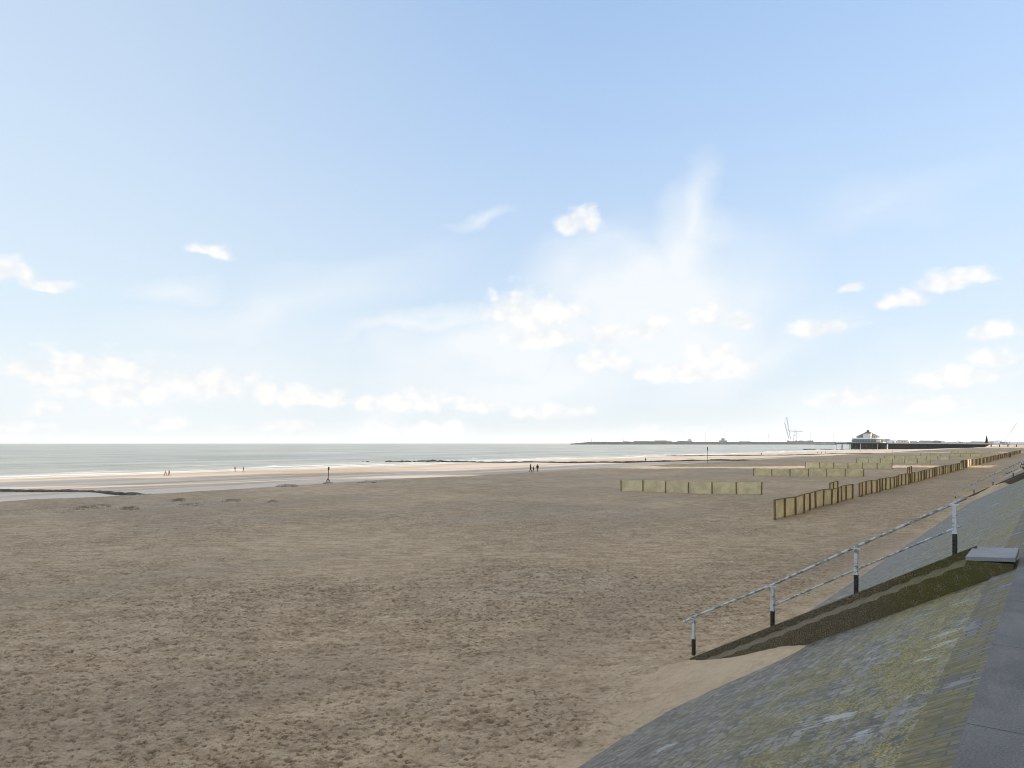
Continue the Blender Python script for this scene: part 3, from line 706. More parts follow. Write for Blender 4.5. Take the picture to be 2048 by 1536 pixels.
# ------------------------------------------------------------------ groynes and rocks
def stone_mat(name, c1, c2):
    m, t, b = newmat(name)
    P = t.node('ShaderNodeTexCoord').outputs['Object']
    n = t.noise(P, .9, 5, .65); n2 = t.noise(P, 6, 4, .6)
    t.put(b.inputs['Base Color'], t.mix(t.ramp(t.m('ADD', t.m('MULTIPLY', n, .6), t.m('MULTIPLY', n2, .4)), .4, .6), c1, c2)); b.inputs['Roughness'].default_value = .85
    bn = t.node('ShaderNodeBump'); bn.inputs['Distance'].default_value = .12; t.put(bn.inputs['Height'], n2); t.put(b.inputs['Normal'], bn.outputs[0]); return m
M_groyne = stone_mat('dark_groyne_stone', (.045, .045, .035), (.12, .115, .09))
M_rock = stone_mat('weedy_rock', (.025, .025, .018), (.075, .065, .035))
def groyne(s0, t0, t1, wd, ht, label, dip=0.0):
    n = 160; rows = []
    bm = bmesh.new()
    for i in range(n+1):
        t = t0+(t1-t0)*i/n; sh = .8*vn(t/30.0, s0); w_ = wd*(.85+.5*vn(t/5.0, 3.3))
        z = max(float(np.mean(beach_z(s0, t+np.linspace(-14, 14, 29)))), SEA+(-.25 if dip else .0)); hh = ht*(.9+.8*float(vn(t/3.0, 8.1)))*min(1, (i+2)/12)
        r = []
        for k, (a, c) in enumerate(((-.5, -.6), (-.42, .75), (-.2, 1), (.2, 1), (.42, .75), (.5, -.6))):
            r.append(bm.verts.new((a*w_+sh, t-t0, z+(c*hh if c > 0 else c)+.06*random.uniform(-1, 1)-float(beach_z(s0, t0)))))
        rows.append(r)
    for p, q in zip(rows, rows[1:]):
        for k in range(5): bm.faces.new((p[k], p[k+1], q[k+1], q[k]))
    bm.faces.new(rows[0]); bm.faces.new(rows[-1][::-1])
    bmesh.ops.recalc_face_normals(bm, faces=bm.faces[:])
    me = bpy.data.meshes.new('groyne'); bm.to_mesh(me); bm.free()
    o = link('groyne', me, M_groyne, coast=True, loc=(*xy(s0, t0), float(beach_z(s0, t0))))
    tag(o, label, 'groyne', 'stone groynes across the wet beach'); return o
groyne(36.5, 82, 215, 1.8, .22, 'low dark stone groyne tapering across the wet sand at the left edge')
groyne(250, 84, 262, 4, .45, 'long thin dark stone groyne crossing the flat beach in the middle, up to the rocks')
groyne(464, 86, 225, 6, .35, 'faint far stone groyne on the flats this side of the pier')
def rock(u, v, size, lab, grp, seed):
    x, y, z = hit(u, v)
    r_ = random.Random(seed)
    mb = MB(); mb.ball((0, 0, 0), size, (r_.uniform(1.0, 1.9), r_.uniform(.9, 1.3), r_.uniform(.45, .75)), 2, .5)
    o = mb.build('rock', M_rock); o.location = (x, y, z+size*.12); o.rotation_euler = (0, 0, r_.uniform(0, 6))
    tag(o, lab, 'rock', grp)
gr_lab = 'dark weed-covered rock in the broken row at the seaward end of the middle groyne'
i = 0
rr_ = random.Random(5)
for a, b_, n, sz in ((722, 742, 3, .5), (770, 800, 8, 1.0), (803, 822, 7, .9), (828, 845, 6, .9), (855, 885, 12, 1.15), (880, 920, 14, 1.0), (920, 950, 8, .7)):
    for k in range(n):
        rock(a+(b_-a)*(k+rr_.random())/n, 924.6+rr_.uniform(-.7, .5), sz*rr_.uniform(.55, 1.1), gr_lab, 'rocks at the end of the middle groyne', i); i += 1
gl2 = 'tiny dark rock in the row standing in the water left of the pier head'
for a, b_, n in ((1607, 1632, 9), (1640, 1668, 9), (1672, 1690, 4)):
    for k in range(n):
        rock(a+(b_-a)*(k+rr_.random())/n, 900.4+rr_.uniform(-.25, .25), rr_.uniform(.9, 1.7), gl2, 'rocks in the water by the pier', i); i += 1

# ------------------------------------------------------------------ beach marker poles
def pole(u, v, h, r, label, base, lean=0.0, mat=None, top=True):
    x, y, z = hit(u, v)
    e = empty('marker_pole', loc=(x, y, z-.05), rz=.3); tag(e, label, 'pole', 'marker poles on the beach')
    MB().bar((0, 0, .0), (lean*h, 0, h), r, 10, r*.8).build('shaft', mat or M_rust, e)
    if top:
        mb = MB(); q = Vector((lean*h, 0, h)); mb.bar(q-Vector((lean*.5, 0, h*.19)), q, r*2.1, 12); mb.bar(q, q+Vector((0, 0, r)), r*2.1, 12, r*.8)
        mb.build('topmark', M_dark, e)
    if base:
        mb = MB()
        for k in range(3):
            a = k*2.094+.4; mb.beam((.42*math.cos(a), .42*math.sin(a), .10), (0, 0, .85), .07, .07)
        mb.build('brace', M_rust, e)
        mb = MB(); mb.box((0, 0, .03), (1.5, 1.0, .16), bev=.03); mb.build('footing', simple('footing_concrete', (.16, .15, .13), .9), e)
pole(656, 967, 2.6, .06, 'leaning rusty red marker pole with a braced foot, left of centre', True, .05)
pole(1415, 926.5, 3.9, .055, 'slender tall marker pole with dark cylinder on top, right of centre', False, .0, simple('faded_pole', (.24, .15, .13), .7))
pole(1784, 908.5, 2.6, .07, 'small thin marker pole on the sand below the pier', False, 0, None, False)

# ------------------------------------------------------------------ dune grass and wrack mounds
M_grass = simple('dune_grass_blades', (.42, .34, .20), .8, .5, 3, col2=(.20, .155, .08))
M_heap = simple('sand_heap', (.50, .42, .325), .95, .3, 3, bump=.03)
def tuft(u, v, wdt, hgt, n, label, seed):
    r_ = random.Random(seed); x, y, z = hit(u, v)
    e = empty('dune_grass_tuft', loc=(x, y, z)); tag(e, label, 'grass tuft', 'dry grass tufts on the sand')
    mb = MB(); mb.ball((0, 0, -.05), 1.0, (wdt*.5, wdt*.28, .26), 3, .5); mb.build('sand_mound', M_heap, e)
    bm = bmesh.new()
    for k in range(n):
        cx = r_.gauss(0, wdt*.19); cy = r_.gauss(0, wdt*.11); a = r_.uniform(0, 6.28); L = hgt*r_.uniform(.35, 1); bend = r_.uniform(.3, 1.1)*L
        dx, dy = math.cos(a), math.sin(a); wv = .018
        p = [Vector((cx, cy, .02)), Vector((cx+dx*bend*.35, cy+dy*bend*.35, .05+L*.6)), Vector((cx+dx*bend, cy+dy*bend, .05+L*.8))]
        sd = Vector((-dy, dx, 0))*wv
        v0 = [bm.verts.new(q+sd*(1-j*.45)) for j, q in enumerate(p)]; v1 = [bm.verts.new(q-sd*(1-j*.45)) for j, q in enumerate(p)]
        for j in range(2): bm.faces.new((v0[j], v1[j], v1[j+1], v0[j+1]))
    me = bpy.data.meshes.new('blades'); bm.to_mesh(me); bm.free(); link('blades', me, M_grass, e)
for k, (u, v, wd_, h_, n, lab) in enumerate([
    (180, 1018, 2.6, .32, 420, 'widest dry grass tuft on the left of the beach, nearest the left edge'),
    (207, 1015, 1.2, .25, 160, 'small grass tuft touching the right side of the widest one'),
    (258, 1021, 1.5, .35, 240, 'low dry grass tuft just right of the widest one, nearest the camera'),
    (357, 1004, 1.2, .38, 180, 'upright small grass tuft, highest of the pair in the middle of the group'),
    (383, 1013, 2.2, .30, 320, 'spread out dry grass tuft below and right of the upright one'),
    (466, 1004, 1.6, .28, 220, 'dark flat grass tuft between the spread out one and the rightmost one'),
    (545, 1006, 1.0, .24, 120, 'rightmost small grass tuft, left below the rusty pole'),
    (575, 973, 2.6, .22, 260, 'long low tuft on the crest of the sand, left of the rusty pole'),
    (735, 965.5, 3.0, .18, 200, 'low brownish tuft on the crest of the dry sand, right of the rusty pole')]):
    tuft(u, v, wd_, h_, n, lab, 40+k)

# ------------------------------------------------------------------ people
def skin_obj(name, verts, edges, radii, mat, parent, root=0, sub=1):
    me = bpy.data.meshes.new(name); me.from_pydata([tuple(v) for v in verts], edges, [])
    o = bpy.data.objects.new(name, me); COL.objects.link(o)
    sk = o.modifiers.new('s', 'SKIN'); sv = me.skin_vertices[0].data
    for i, r in enumerate(radii):
        sv[i].radius = r if isinstance(r, tuple) else (r, r); sv[i].use_root = (i == root)
    sk.use_smooth_shade = True
    ss = o.modifiers.new('ss', 'SUBSURF'); ss.levels = sub; ss.render_levels = sub
    dg = bpy.context.evaluated_depsgraph_get(); me2 = bpy.data.meshes.new_from_object(o.evaluated_get(dg)); me2.name = name
    bpy.data.objects.remove(o); bpy.data.meshes.remove(me)
    me2.materials.clear()
    return link(name, me2, mat, parent)
M_skin = simple('skin', (.50, .31, .22), .6, .1)
def person(u, v, face, hgt, label, jacket, trousers, hair=(.05, .035, .025), stride=.22, lean=0.0, arm=.15, group='people walking on the beach', skirt=False, bag=None, ground=None):
    x, y, z = hit(u, v)
    if ground is not None:
        s_, t_ = st(x, y)
    e = empty('person', loc=(x, y, z), rz=face); tag(e, label, 'person', group)
    k = hgt/1.75
    # local +X is the walking direction
    J = {}
    J['pel'] = (0, 0, .93); J['sp'] = (.01+lean*.2, 0, 1.15); J['ch'] = (.02+lean*.45, 0, 1.36); J['nk'] = (.03+lean*.6, 0, 1.49); J['hd'] = (.05+lean*.7, 0, 1.60); J['tp'] = (.05+lean*.75, 0, 1.70)
    for sd, sg_ in ((1, 'l'), (-1, 'r')):
        st_ = stride*sd
        J['hp'+sg_] = (0, .09*sd, .90); J['kn'+sg_] = (.5*st_+.04, .10*sd, .50); J['an'+sg_] = (st_-.04 if sd < 0 else st_, .10*sd, .09+(.05 if sd < 0 else 0)); J['to'+sg_] = (st_+.15, .11*sd, .035)
        J['sh'+sg_] = (.02+lean*.45, .19*sd, 1.40); J['el'+sg_] = (.0+lean*.4-arm*sd*.5, .25*sd, 1.13); J['wr'+sg_] = (.10+lean*.4-arm*sd, .24*sd, .90); J['fg'+sg_] = (.13+lean*.4-arm*sd*1.1, .235*sd, .80)
    P_ = lambda n: Vector(J[n])*k
    names = ['pel', 'sp', 'ch', 'nk', 'hd', 'tp']+[a+b for b in 'lr' for a in ('hp', 'kn', 'an', 'to', 'sh', 'el', 'wr', 'fg')]
    rad = dict(pel=.12, sp=.11, ch=.13, nk=.055, hd=(.085, .095), tp=.07, hp=.08, kn=.055, an=.04, to=.035, sh=.055, el=.042, wr=.03, fg=(.016, .035))
    ix = {n: i for i, n in enumerate(names)}
    ed = [('pel', 'sp'), ('sp', 'ch'), ('ch', 'nk'), ('nk', 'hd'), ('hd', 'tp')]
    for b in 'lr': ed += [('pel', 'hp'+b), ('hp'+b, 'kn'+b), ('kn'+b, 'an'+b), ('an'+b, 'to'+b), ('ch', 'sh'+b), ('sh'+b, 'el'+b), ('el'+b, 'wr'+b), ('wr'+b, 'fg'+b)]
    rr = []
    for n in names:
        q = rad[n] if n in rad else rad[n[:-1]]
        rr.append(tuple(c*k for c in q) if isinstance(q, tuple) else q*k)
    skin_obj('body', [P_(n) for n in names], [(ix[a], ix[b]) for a, b in ed], rr, M_skin, e)
    mj = simple('jacket_cloth', jacket, .85, .25, 5); mt = simple('trouser_cloth', trousers, .85, .25, 5); mh = simple('hair', hair, .6)
    jn = ['pel', 'sp', 'ch', 'nk', 'shl', 'ell', 'wrl', 'shr', 'elr', 'wrr']; ji = {n: i for i, n in enumerate(jn)}
    jr = [.165, .15, .16, .075, .08, .065, .05, .08, .065, .05]
    skin_obj('jacket', [P_(n) for n in jn], [(ji[a], ji[b]) for a, b in (('pel', 'sp'), ('sp', 'ch'), ('ch', 'nk'), ('ch', 'shl'), ('shl', 'ell'), ('ell', 'wrl'), ('ch', 'shr'), ('shr', 'elr'), ('elr', 'wrr'))], [q*k for q in jr], mj, e)
    tn = ['pel', 'hpl', 'knl', 'anl', 'hpr', 'knr', 'anr']; ti = {n: i for i, n in enumerate(tn)}
    skin_obj('trousers', [P_(n) for n in tn], [(0, 1), (1, 2), (2, 3), (0, 4), (4, 5), (5, 6)], [q*k for q in (.14, .10, .078, .06, .10, .078, .06)], mt, e)
    mb = MB(); hd = P_('hd'); mb.ball(hd+Vector((-.02, 0, .035))*k, .115*k, (1, .9, 1), 2); hb = mb.build('hair', mh, e)
    mb = MB()
    for b in 'lr':
        a, t_ = P_('an'+b), P_('to'+b); mb.beam(a+Vector((-.07, 0, -.05))*k, t_+Vector((.03, 0, 0))*k, .09*k, .09*k)
    mb.build('shoes', simple('shoe', (.03, .03, .03), .6), e)
    if bag:
        MB().box(P_('wrl')+Vector((0, .05, -.2))*k, (.3*k, .12*k, .3*k), bev=.03*k).build('hood', mj, e)
    return e
BK = (.012, .011, .012)
person(1061, 945.5, .2, 1.86, 'tallest person in dark clothes, left of the group of three on the sand', BK, (.015, .013, .015), stride=.26, arm=.05)
person(1067, 944.5, 2.8, 1.30, 'small person in black in the middle of the group of three', BK, BK, lean=.1, stride=.14)
person(1075, 945, 1.4, 1.72, 'person in brown-grey coat, right of the group of three', (.045, .032, .030), (.03, .027, .012), stride=.12)
person(331.5, 952.5, 2.9, 1.75, 'person in tan jacket striding along the waterline at the left', (.22, .17, .08), (.13, .09, .05), hair=(.4, .38, .33), stride=.34, arm=.3)
person(338.5, 952, 3.0, 1.6, 'person in black walking right behind the one in tan', BK, (.10, .06, .04), stride=.2)
person(470.5, 944.2, 1.6, 1.65, 'slim person in reddish clothes by the foam, left of the one in black', (.30, .13, .10), (.22, .12, .10), stride=.1)
person(487, 944.6, .0, 1.7, 'person in black jacket by the foam, right of the one in red', BK, (.20, .08, .06), stride=.16)
person(1291, 925.5, .3, 1.85, 'person in black on the flats in front of the middle groyne', BK, BK, stride=.25)
person(1302, 926, .3, .95, 'child in dark clothes on the flats, right of the adult in black', (.03, .03, .05), BK, stride=.12)
person(1522.5, 911.3, 1.0, 1.75, 'lone tiny dark person on the flats, left of the pier head', BK, BK, stride=.12)
person(1635.5, 908.6, .6, 1.75, 'leftmost of three tiny people near the pier head', BK, BK, stride=.15)
person(1643, 908.2, .4, 1.55, 'middle one of three tiny people near the pier head', BK, (.08, .05, .04), stride=.15)
person(1651.5, 907.6, 2.0, 1.7, 'rightmost of three tiny people near the pier head', BK, BK, stride=.15)
person(2020, 917, 2.2, 1.78, 'dark person walking beside the far end of the long fence', BK, (.02, .02, .03), stride=.2)
person(1720, 905.2, 1.2, 1.7, 'tiny reddish person on the flats in front of the pier pavilion', (.2, .07, .06), BK, stride=.15)

# ------------------------------------------------------------------ the pier with its pavilion
M_pale = simple('pier_pale_concrete', (.62, .62, .60), .7, .12, .3)
M_ring = simple('white_render', (.74, .74, .70), .6, .08, .3)
M_under = simple('dark_pier_timber', (.028, .020, .017), .9, .4, .4, col2=(.014, .010, .009))
M_green = simple('dark_green_steel', (.035, .045, .035), .6, .3, .4)
M_roof = simple('brown_roof', (.16, .10, .08), .7, .25, .5)
M_brown = simple('brown_cladding', (.16, .10, .07), .7, .3, .5)
mg, tg_, bg_ = newmat('pavilion_glass')
bg_.inputs['Base Color'].default_value = (.16, .23, .22, 1); bg_.inputs['Roughness'].default_value = .12; bg_.inputs['Metallic'].default_value = .35
PS, PTT = 1106.0, 217.0
pv = empty('pier_pavilion', PS, PTT, CAMZ)     # local z=0 is the deck, at eye height
tag(pv, 'round white pavilion with glass storey and dark pointed roof at the head of the pier', 'pavilion')
mb = MB(); mb.lathe([(27, -1.0), (27.5, -.2), (27.5, .0), (26.8, .3)], n=40); mb.build('deck', M_dark, pv)
mb = MB(); mb.lathe([(22, -8.7), (22, -1.05)], n=32); mb.build('understorey', M_under, pv)
for k in range(20):
    a = 2*math.pi*k/20+.1; MB().bar((24*math.cos(a), 24*math.sin(a), -9.6), (24*math.cos(a), 24*math.sin(a), -1.05), .5, 10, .6).build('pillar', M_green if k % 3 else M_pale, pv)
for k in range(12):
    a = 2*math.pi*k/12; b_ = a+2*math.pi/12
    MB().beam((20.5*math.cos(a), 20.5*math.sin(a), -9), (20.5*math.cos(b_), 20.5*math.sin(b_), -2), .5, .5).build('brace', M_green, pv)
mb = MB(); mb.lathe([(22.5, .3), (22.5, .9), (23.2, 1.0), (23.2, .9)], n=40); mb.build('plinth', M_ring, pv)
mb = MB(); mb.lathe([(20.5, .9), (21.5, 4.9)], n=36); mb.build('glass_storey', mg, pv)
mb = MB()
for k in range(36):
    a = 2*math.pi*k/36; mb.beam((20.75*math.cos(a), 20.75*math.sin(a), .9), (21.75*math.cos(a), 21.75*math.sin(a), 5.0), .28, .28)
mb.build('window_frame', M_pale, pv)
mb = MB(); mb.lathe([(18.0, 4.9), (20.8, 5.2), (21.6, 5.6), (20.8, 7.0), (19.8, 7.4), (17.0, 7.5)], n=40); mb.build('balcony_ring', M_ring, pv)
mb = MB(); mb.lathe([(14.4, 7.5), (14.4, 10.2), (15.0, 10.2), (15.0, 10.7), (13.5, 10.9)], n=28); mb.build('upper_storey', mg, pv)
mb = MB()
for k in range(28):
    a = 2*math.pi*k/28; mb.beam((15.3*math.cos(a), 15.3*math.sin(a), 7.5), (15.3*math.cos(a), 15.3*math.sin(a), 10.6), .3, .3)
mb.build('upper_frame', M_pale, pv)
mb = MB(); mb.lathe([(12.8, 10.9), (12.8, 11.2), (8.0, 13.4), (2.2, 16.6), (1.9, 16.6)], n=8); mb.build('roof', M_roof, pv)
mb = MB(); mb.lathe([(1.8, 16.3), (1.8, 17.6), (2.3, 17.7), (.15, 19.4), (.1, 21.2)], n=12); mb.build('cupola', M_green, pv)
mb = MB(); c_ = Matrix.Rotation(-TH+R(30), 3, 'Z'); mb.box(c_.inverted() @ Vector((0, 0, 0)) + Vector((-13.5, -2.0, 10.2)), (7, 10, 6.6)); mb.build('lift_block', M_ring, pv)
mb = MB(); mb.box((-15, -17, 2.6), (7, 6, 3.6), bev=.3); mb.build('entrance_porch', M_ring, pv)
# small jetty spur to seaward
sp = empty('pier_spur', PS, PTT+27, CAMZ); tag(sp, 'short thin landing stage sticking out left of the pier pavilion', 'jetty')
MB().box((0, 9.5, -.7), (6, 16, 1.1)).build('deck', M_dark, sp)
for a in (-2.4, 2.4):
    for b_ in (8, 15.5): MB().bar((a, b_, -10.5), (a, b_, -1.3), .55, 8).build('pillar', M_pale, sp)
# the pier walkway
pr = empty('pier', PS, -20, CAMZ-2.2); tag(pr, 'long dark-sided pier walkway running from the shore out to the pavilion', 'pier')
L0, L1 = 30.0, PTT-27+20
def zdeck(y): return 2.2*(y/(PTT))*.95
mb = MB(); a = (0, -14, 0); b_ = (0, L1, zdeck(L1))
ang = math.atan2(b_[2]-a[2], b_[1]-a[1]); rx = Matrix.Rotation(ang, 3, 'X')
mid_ = (Vector(a)+Vector(b_))/2; Ln = (Vector(b_)-Vector(a)).length
MB().box(mid_+Vector((0, 0, -.3)), (11, Ln, .5), rx).build('deck', M_pale, pr)
mb = MB(); mb.box(mid_+Vector((-5.6, 0, .35)), (.25, Ln, .9), rx); mb.build('parapet', M_pale, pr)
mb = MB(); mb.box(mid_+Vector((5.6, 0, .35)), (.25, Ln, .9), rx); mb.build('parapet', M_pale, pr)
mb = MB()
bm = mb.bm
pts = []
yy = np.linspace(98, L1, 24)
pts = [(y, zdeck(y)-.56) for y in (90, L1)]+[(y, min(float(beach_z(PS, y-20))-(CAMZ-2.2)-.5, zdeck(y)-1.2)) for y in yy[::-1]]
mb.poly(pts, -4.6, 4.6); mb.build('timber_skirt', M_under, pr)
for y in np.arange(8, 100, 9.0):
    for a in (-4, 4): MB().bar((a, y, -6), (a, y, zdeck(y)-.56), .5, 8).build('pillar', M_dark, pr)
for k, y in enumerate(np.arange(102, L1, 5.2)):
    MB().box((-4.85, y, zdeck(y)/2-3.2), (.4, .5, zdeck(y)+5.2)).build('rib', M_under, pr)
cab_lab = ['small white cabin on the pier deck beside the pavilion', 'second small white cabin on the pier deck, right of the first', 'low white cabin halfway along the pier deck', 'white cabin on the pier deck, left of the conical tree']
for k, (y, w_) in enumerate(((203, 3.4), (185, 3.2), (128, 2.4), (72, 4.0))):
    e = empty('pier_cabin', PS-3, y-20, CAMZ-2.2+zdeck(y)-.05); tag(e, cab_lab[k], 'cabin', 'white cabins on the pier')
    MB().box((0, 0, 1.3), (2.6, w_, 2.5), bev=.1).build('wall', M_ring, e)
    MB().lathe([(w_*.62, 2.55), (w_*.62, 2.75), (.1, 3.5)], n=4).build('roof', M_ring, e)
    MB().box((-1.33, 0, 1.0), (.06, .9, 2.0)).build('door', M_dark, e)
# conical tree
ct = empty('conical_tree', PS-1, 74, CAMZ-2.2+zdeck(94)-.1); tag(ct, 'tall dark conical fir tree standing on the pier near the right edge', 'tree')
MB().bar((0, 0, 0), (0, 0, 9), .25, 8, .06).build('trunk', M_brown, ct)
bm = bmesh.new(); r_ = random.Random(3)
for k in range(5200):
    f = r_.random()**.8; z = .6+f*10.6; rad = (1-f)*3.4*(.55+.45*abs(math.sin(z*3.1)))*r_.uniform(.25, 1.05); a = r_.uniform(0, 6.28)
    c = Vector((rad*math.cos(a), rad*math.sin(a), z)); u_ = Vector((math.cos(a), math.sin(a), -.4))*.4; v_ = Vector((-math.sin(a), math.cos(a), 0))*.16
    vs = [bm.verts.new(c+q) for q in (v_, u_, -v_, -u_*.6)]; bm.faces.new(vs)
me = bpy.data.meshes.new('crown'); bm.to_mesh(me); bm.free(); link('crown', me, simple('fir_needles', (.022, .036, .022), .8, .4, 2), ct)
vb = empty('promenade_bush', PS-22, 195, CAMZ+.25); tag(vb, 'dark slim conifer in front of the pavilion glass on its right side', 'tree')
MB().bar((0, 0, 0), (0, 0, 3.5), .15, 6).build('trunk', M_brown, vb)
bm = bmesh.new()
for k in range(900):
    f = r_.random(); z = .3+f*4.6; rad = 1.25*math.sin(math.pi*min(1, .25+f*.75))**.6*r_.uniform(.3, 1); a = r_.uniform(0, 6.28)
    c = Vector((rad*math.cos(a), rad*math.sin(a), z)); u_ = Vector((math.cos(a), math.sin(a), .5))*.3; v_ = Vector((-math.sin(a), math.cos(a), 0))*.14
    bm.faces.new([bm.verts.new(c+q) for q in (v_, u_, -v_, -u_)])
me = bpy.data.meshes.new('crown'); bm.to_mesh(me); bm.free(); link('crown', me, simple('bush_leaves', (.02, .032, .02), .8, .4, 2), vb)

# ------------------------------------------------------------------ the far harbour
YH = 4200.0
def far(u, y): return ((u-1024)/F*y, y)
def zpix(v, y): return CAMZ+(887-v)/F*y
M_bw = stone_mat('breakwater_stone', (.030, .036, .042), (.055, .06, .066))
x0, _ = far(1141, YH); x1, _ = far(1800, YH)
bm = bmesh.new(); rows = []
zt = zpix(884.6, YH)
for i in range(241):
    x = x0+(x1+2600-x0)*i/240; sc_ = min(1, .35+i/10); hh = (zt-SEA)*sc_*(1+.03*random.uniform(-1, 1))
    rows.append([bm.verts.new((x, YH-26+random.uniform(-2, 2), SEA-1)), bm.verts.new((x, YH-9, SEA+hh*.85)), bm.verts.new((x, YH-6, SEA+hh)), bm.verts.new((x, YH+8, SEA+hh)), bm.verts.new((x, YH+24, SEA-1))])
for p, q in zip(rows, rows[1:]):
    for k in range(4): bm.faces.new((p[k], p[k+1], q[k+1], q[k]))
bm.faces.new(rows[0]); bm.faces.new(rows[-1][::-1]); bmesh.ops.recalc_face_normals(bm, faces=bm.faces[:])
me = bpy.data.meshes.new('breakwater'); bm.to_mesh(me); bm.free()
tag(link('breakwater', me, M_bw), 'long low dark stone breakwater along the horizon right of centre', 'breakwater')

M_fg = simple('far_grey_steel', (.30, .31, .33), .7, .2, .02)
M_fw = simple('far_white_steel', (.78, .78, .78), .6, .08, .02)
M_fb = simple('far_dark_steel', (.10, .10, .12), .7, .3, .05)
M_tank = simple('far_cream', (.66, .60, .48), .7, .1, .02)
YB = 4330.0
def block(u0, u1, v1, label, mat, cat='building', name='harbour_building', extra=(), y=YB, grp='low harbour buildings behind the breakwater', gable=True):
    xa, _ = far(u0, y); xb, _ = far(u1, y); zt_ = zpix(v1, y); w_ = xb-xa
    e = empty(name, loc=((xa+xb)/2, y, SEA+5), rz=0); tag(e, label, cat, grp)
    H_ = zt_-(SEA+5)
    MB().box((0, 0, H_*.45-4), (w_, 40, H_*.9+8)).build('wall', mat, e)
    mb = MB()
    if gable: mb.poly([(-21, H_*.9), (0, H_), (21, H_*.9)], -w_/2*1.02, w_/2*1.02)
    else: mb.box((0, 0, H_*.95), (w_*1.02, 42, H_*.1))
    mb.build('roof', mat if not gable else M_fg, e)
    mb = MB()
    n = max(2, int(w_/9))
    for k in range(n): mb.box((-w_/2+w_*(k+.5)/n, -20.2, H_*.55), (w_/n*.5, .6, H_*.22))
    mb.build('window', M_fb, e)
    for (ua, ub, va) in extra:
        xc = ((ua+ub)/2-1024)/F*y-(xa+xb)/2; ww = (ub-ua)/F*y; hh = zpix(va, y)-(SEA+5)
        MB().box((xc, 3, hh/2), (ww, 25, hh)).build('tower', mat, e)
block(1247, 1256, 882.5, 'small whitish harbour shed nearest the breakwater tip', M_fw)
block(1268, 1296, 882.8, 'low grey harbour shed right of the small whitish one', M_fg)
block(1297, 1309, 882.6, 'cream low harbour building between two grey ones', M_tank)
block(1310, 1332, 881.6, 'grey boxy harbour building left of the ferry-shaped block', M_fg)
block(1333, 1342, 882.2, 'small cream harbour building right beside the grey boxy one', M_tank)
block(1440, 1452, 881.5, 'small pointed building with a stubby tower, midway along the breakwater', M_fg, extra=((1444, 1448, 877.5),))
block(1480, 1500, 883.4, 'very low pale shed between the pointed building and the container stacks', M_fw)
# ship
e = empty('cargo_ship', loc=(*far(1370, 4420), SEA)); tag(e, 'grey ship with bridge at its right end, moored behind the breakwater', 'ship'); e.rotation_euler = (0, 0, 0)
mb = MB(); k_ = 4420/F; mb.poly([(-12, 0), (12, 0), (14, 24), (-14, 24)], -15*k_, 13*k_); mb.build('hull', M_fg, e)
MB().box((9*k_, 0, 29), (6*k_, 22, 12)).build('bridge', M_fw, e); MB().box((9*k_, 0, 37), (2.5*k_, 10, 5)).build('funnel', M_tank, e)
MB().bar((-12*k_, 0, 24), (-12*k_, 0, 38), .8, 6).build('mast', M_fg, e)
# container rows: each container of the stack nearest us
cols_ = [(.16, .05, .045), (.07, .075, .10), (.20, .13, .11), (.10, .10, .11), (.12, .045, .04), (.05, .06, .08)]
cm_ = [simple('container_paint', c, .6, .2, .1) for c in cols_]
cn = 0
protoc = None
r_ = random.Random(11)
k_ = 4300/F
for (ua, ub, nl, z0) in ((1543, 1576, 2, 8.6), (1574, 1630, 4, 8.6)):
    n = int((ub-ua)*k_/12.8)
    for i in range(n):
        lv = nl-(1 if r_.random() < .35 else 0)
        for j in range(lv):
            mb = MB(); mb.box((0, 0, 2.1), (12.0, 6, 4.0), bev=.15)
            o = mb.build('shipping_container', r_.choice(cm_)); o.location = ((ua-1024)*k_+12.8*i+6, 4300, SEA+z0+4.25*j)
            tag(o, 'dark red or grey shipping container in the stacked rows below the lattice crane', 'container', 'containers stacked at the harbour')
# quay under the containers
mb = MB(); mb.box((((1543+1640)/2-1024)*k_, 4318, SEA+3.5), (110*k_, 60, 10)); tag(mb.build('quay', M_fg), kind='structure')
# lattice cranes
M_cr = simple('crane_steel', (.50, .57, .64), .6, .2, .05)
def lattice(mb, a, b, w_, r0, n):
    a, b = Vector(a), Vector(b); d = (b-a).normalized(); side = d.cross(Vector((0, 1, 0))).normalized()*w_; up_ = Vector((0, w_, 0))
    cs = [side+up_, side-up_, -side-up_, -side+up_]
    for c in cs: mb.beam(a+c, b+c, r0, r0)
    for i in range(n):
        p, q = a.lerp(b, i/n), a.lerp(b, (i+1)/n)
        for k in range(4): mb.beam(p+cs[k], q+cs[(k+1) % 4], r0*.7, r0*.7)
y = 4360; k_ = y/F
e = empty('lattice_crane', loc=(*far(1580, y), SEA+6), rz=0); tag(e, 'tall pale lattice boom crane leaning left above the container stacks', 'crane', 'harbour cranes')
g0 = SEA+6; zz = lambda v: zpix(v, y)-g0
mb = MB(); lattice(mb, (1*k_, 0, zz(880)), (-7*k_, 0, zz(835)), 1.8, .8, 16); mb.build('boom', M_cr, e)
mb = MB(); lattice(mb, (-2*k_, 0, zz(880)), (-11*k_, 0, zz(846)), 1.2, .8, 12); mb.build('back_mast', M_cr, e)
mb = MB(); mb.beam((-7*k_, 0, zz(835)), (-11*k_, 0, zz(846)), .6, .6); mb.beam((-11*k_, 0, zz(846)), (-4*k_, 0, zz(882)), .6, .6); mb.build('stay', M_cr, e)
MB().box((0, 0, 5), (22, 14, 9), bev=1).build('cab', M_fb, e)
e = empty('gantry_crane', loc=(*far(1590, y+60), SEA+6), rz=0); tag(e, 'pale gantry crane with horizontal arm, right of the tall boom', 'crane', 'harbour cranes')
mb = MB(); lattice(mb, (-12*k_, 0, zz(862.5)), (15*k_, 0, zz(863.5)), 2.2, 1.2, 16); mb.build('boom', M_cr, e)
